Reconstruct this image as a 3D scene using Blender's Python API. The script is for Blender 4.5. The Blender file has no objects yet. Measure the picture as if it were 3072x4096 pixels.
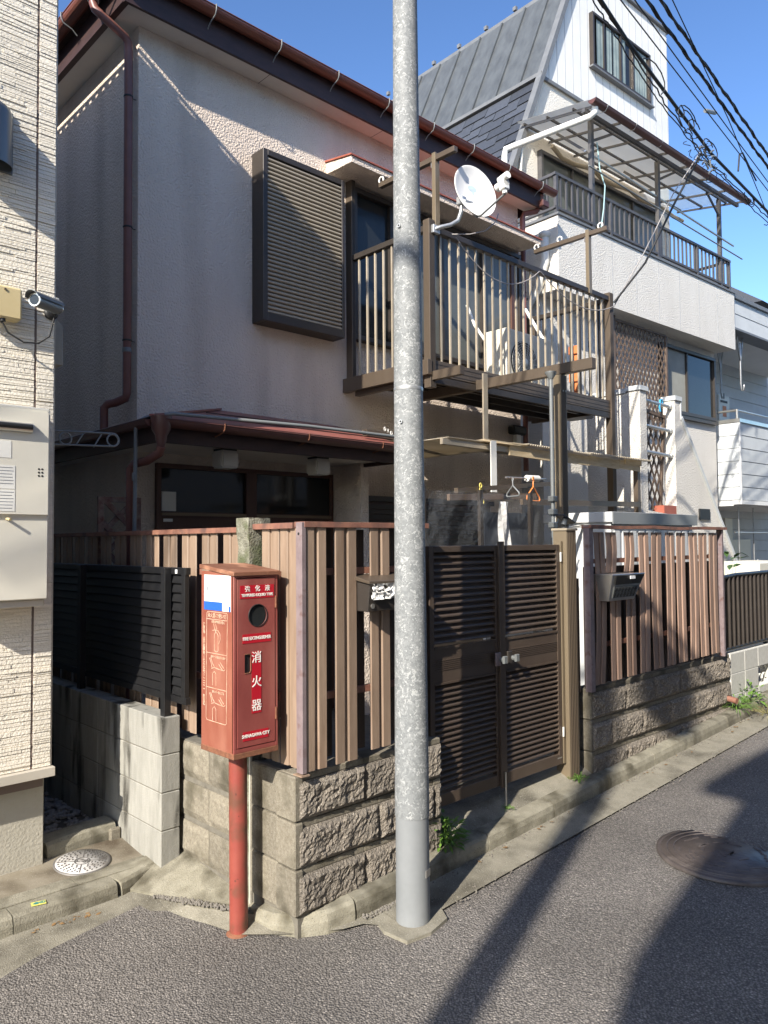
import bpy, bmesh, math, random
from mathutils import Vector, Matrix, noise
random.seed(7)
S = bpy.context.scene
COL = S.collection
R = math.radians

# ---------------------------------------------------------------- camera
cd = bpy.data.cameras.new('camera')
cam = bpy.data.objects.new('camera', cd); COL.objects.link(cam)
yaw, pit, rol = R(43.554), R(2.2457), R(-0.4388)
f = Vector((math.sin(yaw)*math.cos(pit), math.cos(yaw)*math.cos(pit), math.sin(pit)))
s0 = Vector((math.cos(yaw), -math.sin(yaw), 0)); u0 = s0.cross(f)
sx = math.cos(rol)*s0+math.sin(rol)*u0; ux = -math.sin(rol)*s0+math.cos(rol)*u0
cam.matrix_world = Matrix(((sx.x, ux.x, -f.x, 0), (sx.y, ux.y, -f.y, 0), (sx.z, ux.z, -f.z, 1.6), (0, 0, 0, 1)))
cd.sensor_fit = 'VERTICAL'; cd.sensor_height = 36; cd.lens = 27.17
cd.clip_start = 0.05; cd.clip_end = 2000
S.camera = cam
# ---------------------------------------------------------------- light
SUN = Vector((1, 0.345, -0.66)).normalized()
elev = math.asin(-SUN.z)
w = bpy.data.worlds.new('World'); S.world = w; w.use_nodes = True
nt = w.node_tree; bg = nt.nodes['Background']
sky = nt.nodes.new('ShaderNodeTexSky'); sky.sky_type = 'NISHITA'; sky.sun_disc = False
sky.sun_elevation = elev; sky.sun_rotation = math.atan2(-SUN.x, -SUN.y)
sky.air_density = 1.0; sky.dust_density = 0.7; sky.ozone_density = 3.5
gm = nt.nodes.new('ShaderNodeGamma'); gm.inputs[1].default_value = 1.3      # deeper blue away from the sun
nt.links.new(sky.outputs[0], gm.inputs[0]); nt.links.new(gm.outputs[0], bg.inputs[0]); bg.inputs[1].default_value = 0.078
sl = bpy.data.lights.new('sun', 'SUN'); sl.energy = 4.1; sl.angle = R(0.53); sl.color = (1, 0.93, 0.82)
so = bpy.data.objects.new('sun', sl); COL.objects.link(so)
so.rotation_euler = SUN.to_track_quat('-Z', 'Y').to_euler(); so.location = (-8, -4, 12)
S.view_settings.view_transform = 'Standard'; S.view_settings.look = 'None'
S.view_settings.gamma = 1; S.view_settings.use_curve_mapping = False
S.view_settings.exposure = 1.2
S.render.engine = 'CYCLES'

# ---------------------------------------------------------------- materials
def mat(name, col, col2=None, sc=8, rough=0.7, metal=0, bump=0, bsc=60, bdist=0.01, detail=4,
        stain=None, stsc=2.5, stlo=0.5, sthi=0.7, stretch=(1, 1, 1), spec=0.5, kind='noise', spk=None, spsc=120, spt=0.72,
        alpha=1, trans=0, emit=0, bkind='noise'):
    m = bpy.data.materials.new(name); m.use_nodes = True
    n = m.node_tree; L = n.links.new; b = n.nodes['Principled BSDF']
    def nd(t, **k):
        x = n.nodes.new(t)
        for a_, v in k.items(): setattr(x, a_, v)
        return x
    tc = nd('ShaderNodeTexCoord'); mp = nd('ShaderNodeMapping'); mp.inputs['Scale'].default_value = stretch
    L(tc.outputs['Object'], mp.inputs[0])
    c = None
    col = (*col, 1)
    if col2:
        if kind == 'voronoi':
            t = nd('ShaderNodeTexVoronoi'); t.inputs['Scale'].default_value = sc; L(mp.outputs[0], t.inputs['Vector'])
            sep = nd('ShaderNodeSeparateColor'); L(t.outputs['Color'], sep.inputs[0]); fac = sep.outputs[0]
        else:
            t = nd('ShaderNodeTexNoise'); t.inputs['Scale'].default_value = sc; t.inputs['Detail'].default_value = detail + 2
            t.inputs['Roughness'].default_value = .65
            L(mp.outputs[0], t.inputs['Vector']); rp = nd('ShaderNodeMapRange'); rp.inputs[1].default_value = .32; rp.inputs[2].default_value = .68
            L(t.outputs[0], rp.inputs[0]); fac = rp.outputs[0]
        mx = nd('ShaderNodeMix', data_type='RGBA'); L(fac, mx.inputs[0]); mx.inputs[6].default_value = col; mx.inputs[7].default_value = (*col2, 1)
        c = mx.outputs[2]
    for (scol, ssc, lo, hi, smp) in ([(stain, stsc, stlo, sthi, True)] if stain else []) + ([(spk, spsc, spt, spt+.04, False)] if spk else []):
        t = nd('ShaderNodeTexNoise'); t.inputs['Scale'].default_value = ssc; t.inputs['Detail'].default_value = 6 if smp else 1
        L((mp.outputs[0] if smp else tc.outputs['Object']), t.inputs['Vector'])
        rp = nd('ShaderNodeMapRange'); rp.inputs[1].default_value = lo; rp.inputs[2].default_value = hi; L(t.outputs[0], rp.inputs[0])
        mx = nd('ShaderNodeMix', data_type='RGBA'); L(rp.outputs[0], mx.inputs[0]); mx.inputs[7].default_value = (*scol, 1)
        if c: L(c, mx.inputs[6])
        else: mx.inputs[6].default_value = col
        c = mx.outputs[2]
    if c: L(c, b.inputs['Base Color'])
    else: b.inputs['Base Color'].default_value = col
    b.inputs['Roughness'].default_value = rough; b.inputs['Metallic'].default_value = metal
    b.inputs['Specular IOR Level'].default_value = spec
    b.inputs['Alpha'].default_value = alpha; b.inputs['Transmission Weight'].default_value = trans
    if bump:
        if bkind == 'voronoi':
            t = nd('ShaderNodeTexVoronoi'); t.inputs['Scale'].default_value = bsc; out = t.outputs['Distance']
        else:
            t = nd('ShaderNodeTexNoise'); t.inputs['Scale'].default_value = bsc; t.inputs['Detail'].default_value = detail; out = t.outputs[0]
        L(tc.outputs['Object'], t.inputs['Vector'])
        bp = nd('ShaderNodeBump'); bp.inputs['Strength'].default_value = bump; bp.inputs['Distance'].default_value = bdist
        L(out, bp.inputs['Height']); L(bp.outputs[0], b.inputs['Normal'])
    return m

M = {}
M['stucco'] = mat('house stucco', (.70, .585, .48), (.76, .65, .545), 2.2, .92, bump=1, bsc=60, bdist=.022, detail=3, stain=(.50, .41, .33), stsc=2.6, stlo=.50, sthi=.84, stretch=(1, 1, .16))
M['stucco2'] = mat('white stucco', (.62, .59, .53), (.69, .66, .60), 2, .9, bump=.9, bsc=50, bdist=.015, detail=2, stain=(.5, .48, .44), stsc=2, stlo=.6, sthi=.85, stretch=(1, 1, .3))
M['board_white'] = mat('white boards', (.63, .63, .61), (.69, .69, .67), 3, .8, bump=.4, bsc=80, bdist=.006)
M['siding'] = mat('cream siding', (.70, .645, .54), (.80, .745, .635), 14, .8, bump=.6, bsc=90, bdist=.006, stretch=(1, 1, 5), detail=5)
M['siding_joint'] = mat('sealant', (.16, .12, .10), rough=.8)
M['plaster'] = mat('foundation plaster', (.36, .335, .275), (.42, .395, .33), 3, .85, bump=.45, bsc=70, bdist=.008, stain=(.36, .33, .27), stsc=2, stlo=.55, sthi=.8)
M['sill_metal'] = mat('flashing', (.45, .41, .34), (.5, .46, .39), 5, .45)
M['soffit'] = mat('soffit', (.62, .57, .51), (.68, .63, .56), 2, .85, stain=(.28, .23, .19), stsc=1.6, stlo=.62, sthi=.78)
M['dark_brown'] = mat('dark brown fascia', (.035, .018, .016), (.06, .03, .026), 6, .55, stretch=(1, 1, 3))
M['gutter'] = mat('brown gutter', (.17, .055, .035), (.22, .08, .05), 5, .35, stain=(.10, .045, .035), stsc=5, stlo=.5, sthi=.8)
M['gutter_dark'] = mat('dark gutter', (.085, .035, .028), (.11, .045, .036), 5, .4)
M['pipe_brown'] = mat('brown pipe', (.16, .065, .052), (.20, .085, .068), 6, .42)
M['pipe_grey'] = mat('grey pipe', (.17, .18, .18), rough=.5)
M['porch_roof'] = mat('red sheet roof', (.24, .075, .06), (.30, .11, .085), 5, .45, stain=(.15, .06, .05), stsc=4, stlo=.5, sthi=.75)
M['roof_tile'] = mat('brown roof', (.12, .05, .04), (.16, .07, .055), 6, .6)
M['red_trim'] = mat('red trim', (.30, .08, .05), (.36, .11, .07), 8, .55)
M['bronze'] = mat('bronze aluminium', (.105, .080, .058), (.13, .10, .074), 5, .42, metal=.35, stretch=(1, 1, .1))
M['bronze_lt'] = mat('light bronze aluminium', (.19, .15, .10), (.235, .19, .13), 6, .38, metal=.3, stretch=(1, 1, .1))
M['bronze_dk'] = mat('dark bronze', (.045, .038, .033), (.06, .05, .043), 5, .42, metal=.3)
M['champagne'] = mat('baluster', (.40, .34, .25), (.48, .41, .31), 9, .35, metal=.25)
M['slat_shutter'] = mat('shutter slats', (.33, .28, .21), (.38, .33, .25), 6, .45, metal=.15)
M['gate'] = mat('gate bronze', (.085, .062, .047), (.11, .082, .062), 5, .38, metal=.3, stain=(.10, .075, .055), stsc=5, stlo=.6, sthi=.9, stretch=(1, 1, 2))
M['fence_tan'] = mat('tan sheet slats', (.21, .145, .10), (.30, .215, .155), 6, .5, stain=(.15, .085, .05), stsc=5, stlo=.60, sthi=.85, stretch=(4, 4, .5))
M['fence_pink'] = mat('pinkish slats', (.26, .165, .12), (.36, .245, .185), 6, .5, stain=(.17, .105, .08), stsc=5, stlo=.55, sthi=.85, stretch=(4, 4, .5))
M['fence_dark'] = mat('inner slats and gap shade', (.05, .036, .03), (.075, .055, .042), 4, .55)  # inner row of the left fence, added dark backing of the right one
M['rust_rail'] = mat('rusty rail', (.20, .085, .06), (.27, .13, .085), 12, .65, stain=(.10, .055, .045), stsc=14, stlo=.45, sthi=.7, bump=.2, bsc=90, bdist=.003)
M['old_steel'] = mat('old purple steel', (.16, .12, .125), (.23, .18, .18), 14, .55, stain=(.12, .06, .045), stsc=20, stlo=.58, sthi=.75)
M['black'] = mat('black aluminium', (.012, .012, .013), (.02, .02, .021), 8, .35, metal=.2)
M['blackmatte'] = mat('black plastic', (.012, .012, .012), rough=.55)
M['glass'] = mat('window glass', (.018, .02, .02), rough=.09, spec=.42)
M['glass_frost'] = mat('frosted glass', (.085, .092, .085), (.12, .128, .118), 1.2, .22, spec=.6)
M['curtain'] = mat('curtain', (.24, .24, .21), (.32, .32, .28), 3, .9)
M['curtain_blue'] = mat('blue curtain', (.13, .18, .19), (.26, .31, .30), 3, .9)
M['door_wood'] = mat('brown door frame', (.085, .040, .028), (.11, .055, .038), 6, .5)
M['door_gold'] = mat('tan door bar', (.22, .16, .10), rough=.4, metal=.3)
M['paper'] = mat('paper', (.7, .69, .64), rough=.8)
M['lamp_glass'] = mat('milky lamp glass', (.52, .49, .44), rough=.4)
M['stone'] = mat('split stone', (.105, .09, .072), (.25, .215, .175), 70, .92, bump=1, bsc=115, bdist=.011, detail=6, spk=(.5, .46, .4), spsc=260, spt=.66)
M['stone_side'] = mat('stone smooth face', (.15, .13, .095), (.25, .225, .175), 60, .92, bump=.6, bsc=190, bdist=.004, detail=4, spk=(.12, .1, .08), spsc=230, spt=.62, stain=(.085, .075, .05), stsc=6, stlo=.5, sthi=.68)
M['mortar'] = mat('mortar', (.11, .1, .08), (.17, .155, .125), 20, .95, bump=.5, bsc=120, bdist=.004)
M['block'] = mat('grey concrete block', (.25, .243, .215), (.33, .32, .285), 26, .92, bump=.5, bsc=170, bdist=.004, stain=(.045, .042, .034), stsc=8, stlo=.53, sthi=.66, stretch=(1, 1, .22), spk=(.25, .24, .2), spsc=240, spt=.64)
M['block_white'] = mat('pale concrete block', (.42, .41, .37), (.50, .49, .45), 30, .92, bump=.3, bsc=180, bdist=.003)
M['white_mortar'] = mat('white mortar', (.66, .65, .6), rough=.9)
M['old_conc'] = mat('mossy concrete', (.13, .125, .09), (.27, .265, .21), 30, .95, bump=.9, bsc=110, bdist=.01, stain=(.09, .10, .05), stsc=9, stlo=.5, sthi=.62)
M['kerb'] = mat('kerb concrete', (.20, .183, .135), (.29, .27, .21), 16, .93, bump=.7, bsc=150, bdist=.006, detail=6, stain=(.085, .075, .05), stsc=6, stlo=.46, sthi=.66, spk=(.10, .092, .07), spsc=210, spt=.66)
M['conc'] = mat('gutter concrete', (.185, .17, .13), (.26, .24, .19), 11, .93, bump=.8, bsc=170, bdist=.006, detail=6, stain=(.10, .09, .068), stsc=3.5, stlo=.48, sthi=.66, spk=(.40, .38, .32), spsc=220, spt=.67)
M['conc_far'] = M['conc']
M['pavement'] = mat('stained pavement', (.17, .145, .10), (.24, .21, .16), 9, .93, bump=.4, bsc=170, bdist=.003, detail=6, stain=(.08, .06, .038), stsc=4, stlo=.44, sthi=.64, spk=(.36, .33, .27), spsc=240, spt=.69)
M['grit'] = mat('grit', (.10, .09, .08), (.22, .2, .17), 90, .95)
M['gravel'] = mat('gravel stones', (.22, .21, .20), (.36, .34, .32), 25, .95)
M['white_enamel'] = mat('cream enamel', (.62, .59, .50), (.66, .63, .54), 3, .45, bump=.05, bsc=300, bdist=.001)
M['white_pl'] = mat('white plastic', (.72, .71, .67), (.66, .65, .6), 6, .45)
M['dish'] = mat('dish white', (.78, .77, .74), (.74, .73, .70), 8, .75, spec=.2)
M['galv_plain'] = mat('zinc', (.42, .43, .43), (.55, .56, .56), 30, .42, metal=.7)
M['pole_base'] = mat('pale grey pole paint', (.185, .195, .20), (.22, .23, .235), 5, .62, spec=.25, stain=(.40, .40, .38), stsc=3, stlo=.6, sthi=.9)
M['vent'] = mat('grey hood', (.16, .17, .17), rough=.35, metal=.4)
M['cam_grey'] = mat('camera grey', (.17, .18, .18), rough=.4, metal=.2)
M['ivory'] = mat('ivory box', (.52, .42, .22), (.56, .46, .26), 6, .5)
M['red_box'] = mat('faded red paint', (.20, .042, .036), (.27, .072, .058), 6, .48, stain=(.36, .15, .12), stsc=4, stlo=.5, sthi=.8, stretch=(1, 1, .4), bump=.06, bsc=60, bdist=.002)
M['red_side'] = mat('bleached red paint', (.19, .048, .03), (.25, .082, .05), 7, .5, stain=(.34, .15, .10), stsc=5, stlo=.5, sthi=.78, stretch=(1, 1, .4), spk=(.2, .07, .03), spsc=40, spt=.7)
M['rust_top'] = mat('rusty lid', (.15, .058, .03), (.22, .095, .055), 9, .6, stain=(.50, .26, .16), stsc=10, stlo=.5, sthi=.75)
M['rust'] = mat('rust', (.12, .045, .025), (.22, .09, .045), 40, .85, bump=.5, bsc=120, bdist=.003)
M['red_post'] = mat('red post paint', (.20, .034, .026), (.26, .060, .042), 5, .5, stain=(.13, .05, .03), stsc=9, stlo=.48, sthi=.66, spk=(.1, .03, .02), spsc=40, spt=.72)
M['red_label'] = mat('red label', (.42, .008, .02), rough=.4)
M['white_ink'] = mat('white lettering', (.78, .76, .70), rough=.5)
M['faded_ink'] = mat('faded lettering', (.66, .50, .38), (.45, .25, .16), 30, .6)
M['blue_ink'] = mat('blue print', (.015, .10, .48), rough=.4)
M['grey_ink'] = mat('grey print', (.16, .17, .2), rough=.5)
M['white_stk'] = mat('white sticker', (.80, .80, .80), rough=.4)
M['slate'] = mat('slate shingle', (.032, .037, .047), (.052, .058, .072), 9, .55, bump=.2, bsc=60, bdist=.003, stretch=(6, 6, 1))
M['seam_metal'] = mat('weathered roof sheet', (.075, .082, .088), (.11, .12, .125), 4, .5, metal=.2, stain=(.055, .06, .065), stsc=3, stlo=.5, sthi=.8, stretch=(2, 2, .5))
M['grey_trim'] = mat('grey trim', (.12, .125, .13), (.16, .165, .17), 6, .5)
M['dark_steel'] = mat('dark painted steel', (.055, .055, .058), (.085, .08, .08), 10, .5)
def translucent(name, c, mixf=.55):
    m = bpy.data.materials.new(name); m.use_nodes = True; n = m.node_tree; n.nodes.remove(n.nodes['Principled BSDF'])
    a = n.nodes.new('ShaderNodeBsdfDiffuse'); b = n.nodes.new('ShaderNodeBsdfTranslucent'); x = n.nodes.new('ShaderNodeMixShader')
    nz = n.nodes.new('ShaderNodeTexNoise'); nz.inputs['Scale'].default_value = 3; mx = n.nodes.new('ShaderNodeMix'); mx.data_type = 'RGBA'
    mx.inputs[6].default_value = (*c, 1); mx.inputs[7].default_value = (c[0]*.7, c[1]*.64, c[2]*.55, 1); n.links.new(nz.outputs[0], mx.inputs[0])
    n.links.new(mx.outputs[2], a.inputs[0]); n.links.new(mx.outputs[2], b.inputs[0]); x.inputs[0].default_value = mixf
    n.links.new(a.outputs[0], x.inputs[1]); n.links.new(b.outputs[0], x.inputs[2]); n.links.new(x.outputs[0], n.nodes['Material Output'].inputs[0]); return m
M['poly'] = translucent('corrugated sheet', (.95, .88, .74), .8)
M['poly_clear'] = mat('clear corrugated sheet', (.55, .66, .72), rough=.25, alpha=.42)
M['poly_dirty'] = translucent('dirty corrugated plastic', (.58, .53, .44), .45)
M['timber_y'] = mat('yellowed timber', (.40, .30, .17), (.52, .42, .27), 9, .7, stretch=(1, 6, 6))
M['pipe_white'] = mat('white pvc', (.72, .71, .66), rough=.4)
M['joint_grey'] = mat('joint sealant grey', (.38, .39, .40), rough=.8)
M['grey_siding'] = mat('pale grey siding', (.47, .49, .49), (.53, .55, .55), 4, .7, bump=.15, bsc=60, bdist=.003)
M['shed_grey'] = mat('shed sheet', (.50, .51, .51), (.56, .57, .57), 5, .5)
M['shed_trim'] = mat('shed trim', (.20, .21, .215), rough=.45)
M['cable'] = mat('black cable', (.012, .012, .012), rough=.6)
M['cable_grey'] = mat('grey cable', (.30, .28, .27), rough=.6)
M['clay_pipe'] = mat('old clay pipe', (.20, .085, .055), (.27, .13, .09), 20, .7)
M['orange'] = mat('orange clay', (.55, .16, .05), (.62, .22, .08), 12, .6)
M['orange_pl'] = mat('orange plastic', (.70, .22, .05), rough=.4)
M['blue_pl'] = mat('blue plastic', (.05, .35, .62), rough=.4)
M['teal'] = mat('pale blue rope', (.30, .45, .46), rough=.6)
M['steel'] = mat('stainless steel', (.55, .53, .49), (.62, .60, .55), 20, .28, metal=.85)
M['patch_white'] = mat('white paper bag', (.75, .74, .72), rough=.6, bump=.6, bsc=30, bdist=.02)
M['lattice_br'] = mat('brown lattice', (.10, .068, .048), (.15, .105, .075), 12, .65)
M['lattice_old'] = mat('weathered red lattice', (.14, .05, .035), (.26, .20, .16), 22, .8)
M['soil'] = mat('yard soil', (.11, .095, .075), (.16, .14, .11), 12, .95, bump=.4, bsc=60, bdist=.01)
M['vinyl'] = mat('clear vinyl sheet', (.12, .13, .14), (.35, .37, .4), 5, .04, alpha=.09, spec=.5, bump=1, bsc=9, bdist=.08, detail=3)
M['leaf'] = mat('leaf', (.075, .16, .022), (.14, .25, .04), 30, .5)
M['leaf_dk'] = mat('dark leaf', (.035, .075, .02), (.06, .11, .03), 30, .5)
M['dry'] = mat('dry grass', (.28, .23, .11), (.2, .2, .07), 30, .8)
M['yellow_stk'] = mat('yellow sticker', (.62, .58, .14), rough=.5)
M['teal_ink'] = mat('teal print', (.02, .2, .2), rough=.5)
M['manhole_lt'] = mat('light iron cover', (.50, .48, .46), (.62, .60, .57), 20, .55, metal=.2, stain=(.3, .27, .24), stsc=12, stlo=.52, sthi=.7)
M['manhole_ring'] = mat('cover ring', (.16, .15, .14), rough=.6, metal=.3)
M['manhole_br'] = mat('brown iron cover', (.065, .054, .050), (.12, .10, .092), 7, .5, metal=.25, stain=(.19, .165, .15), stsc=5, stlo=.56, sthi=.75, bump=.5, bsc=40, bdist=.008)
M['opp'] = mat('pale render', (.74, .70, .63), (.78, .74, .67), 2, .9)
M['solar'] = mat('solar panel', (.015, .02, .035), rough=.15)
M['wood_post'] = mat('concrete utility pole', (.40, .39, .37), rough=.85)

def vary(key, lo, hi):
    # each piece has weathered a little differently
    n = M[key].node_tree; b = n.nodes['Principled BSDF']; src = b.inputs['Base Color'].links[0].from_socket
    oi = n.nodes.new('ShaderNodeObjectInfo'); mr = n.nodes.new('ShaderNodeMapRange'); mr.inputs[3].default_value = lo; mr.inputs[4].default_value = hi
    hs = n.nodes.new('ShaderNodeHueSaturation'); n.links.new(oi.outputs['Random'], mr.inputs[0]); n.links.new(mr.outputs[0], hs.inputs['Value'])
    n.links.new(src, hs.inputs['Color']); n.links.new(hs.outputs[0], b.inputs['Base Color'])
for k_, lo_, hi_ in (('fence_tan', .74, 1.14), ('fence_pink', .76, 1.12), ('stone', .78, 1.18), ('stone_side', .82, 1.15), ('block', .86, 1.08), ('slate', .7, 1.3), ('siding', .95, 1.03), ('kerb', .85, 1.12), ('grey_siding', .94, 1.04), ('champagne', .85, 1.1)): vary(k_, lo_, hi_)
def galv():
    m = bpy.data.materials.new('galvanised zinc'); m.use_nodes = True; n = m.node_tree; L = n.links.new; b = n.nodes['Principled BSDF']
    tc = n.nodes.new('ShaderNodeTexCoord')
    nz = n.nodes.new('ShaderNodeTexNoise'); nz.inputs['Scale'].default_value = 40; nz.inputs['Detail'].default_value = 3
    L(tc.outputs['Object'], nz.inputs['Vector'])
    add = n.nodes.new('ShaderNodeMix'); add.data_type = 'RGBA'; add.inputs[0].default_value = .10
    L(tc.outputs['Object'], add.inputs[6]); L(nz.outputs['Color'], add.inputs[7])
    v = n.nodes.new('ShaderNodeTexVoronoi'); v.inputs['Scale'].default_value = 78; L(add.outputs[2], v.inputs['Vector'])
    sp = n.nodes.new('ShaderNodeSeparateColor'); L(v.outputs['Color'], sp.inputs[0])
    cr = n.nodes.new('ShaderNodeValToRGB'); cr.color_ramp.interpolation = 'LINEAR'
    e = cr.color_ramp.elements; e[0].position = .1; e[0].color = (.15, .168, .174, 1); e[1].position = .80; e[1].color = (.225, .243, .245, 1)
    k = e.new(.92); k.color = (.34, .355, .345, 1)
    L(sp.outputs[0], cr.inputs[0])
    n2 = n.nodes.new('ShaderNodeTexNoise'); n2.inputs['Scale'].default_value = 3; L(tc.outputs['Object'], n2.inputs['Vector'])
    mx = n.nodes.new('ShaderNodeMix'); mx.data_type = 'RGBA'; mx.blend_type = 'MULTIPLY'; mx.inputs[0].default_value = .0
    L(cr.outputs[0], mx.inputs[6]); L(n2.outputs['Color'], mx.inputs[7]); hs = n.nodes.new('ShaderNodeHueSaturation'); hs.inputs['Saturation'].default_value = .5; hs.inputs['Value'].default_value = 1.0
    L(mx.outputs[2], hs.inputs['Color']); L(hs.outputs[0], b.inputs['Base Color'])
    rr = n.nodes.new('ShaderNodeMapRange'); rr.inputs[3].default_value = .52; rr.inputs[4].default_value = .7; b.inputs['Specular IOR Level'].default_value = .3; L(sp.outputs[1], rr.inputs[0]); L(rr.outputs[0], b.inputs['Roughness'])
    b.inputs['Metallic'].default_value = .0
    return m
M['galv'] = galv()

def asphalt():
    m = bpy.data.materials.new('asphalt'); m.use_nodes = True; n = m.node_tree; L = n.links.new; b = n.nodes['Principled BSDF']
    tc = n.nodes.new('ShaderNodeTexCoord')
    v = n.nodes.new('ShaderNodeTexVoronoi'); v.inputs['Scale'].default_value = 118; L(tc.outputs['Object'], v.inputs['Vector'])
    sp = n.nodes.new('ShaderNodeSeparateColor'); L(v.outputs['Color'], sp.inputs[0])
    cr = n.nodes.new('ShaderNodeValToRGB'); e = cr.color_ramp.elements
    e[0].position = 0; e[0].color = (.165, .150, .136, 1); e[1].position = .95; e[1].color = (.25, .228, .206, 1)
    k = e.new(.975); k.color = (.36, .325, .29, 1)
    L(sp.outputs[0], cr.inputs[0])
    dm = n.nodes.new('ShaderNodeMapRange'); dm.inputs[1].default_value = .25; dm.inputs[2].default_value = .62; dm.inputs[3].default_value = 1; dm.inputs[4].default_value = .45
    L(v.outputs['Distance'], dm.inputs[0])
    mx = n.nodes.new('ShaderNodeMix'); mx.data_type = 'RGBA'; mx.blend_type = 'MULTIPLY'; mx.inputs[0].default_value = 1
    L(cr.outputs[0], mx.inputs[6]); L(dm.outputs[0], mx.inputs[7])
    nz = n.nodes.new('ShaderNodeTexNoise'); nz.inputs['Scale'].default_value = 1.4; nz.inputs['Detail'].default_value = 5; L(tc.outputs['Object'], nz.inputs['Vector'])
    r2 = n.nodes.new('ShaderNodeMapRange'); r2.inputs[1].default_value = .35; r2.inputs[2].default_value = .7; r2.inputs[3].default_value = .85; r2.inputs[4].default_value = 1.2; L(nz.outputs[0], r2.inputs[0])
    m2 = n.nodes.new('ShaderNodeMix'); m2.data_type = 'RGBA'; m2.blend_type = 'MULTIPLY'; m2.inputs[0].default_value = 1; L(mx.outputs[2], m2.inputs[6]); L(r2.outputs[0], m2.inputs[7])
    L(m2.outputs[2], b.inputs['Base Color']); b.inputs['Roughness'].default_value = .85
    bp = n.nodes.new('ShaderNodeBump'); bp.invert = True; bp.inputs['Strength'].default_value = 1; bp.inputs['Distance'].default_value = .006; L(v.outputs['Distance'], bp.inputs['Height'])
    L(bp.outputs[0], b.inputs['Normal'])
    return m
M['asphalt'] = asphalt()

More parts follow.
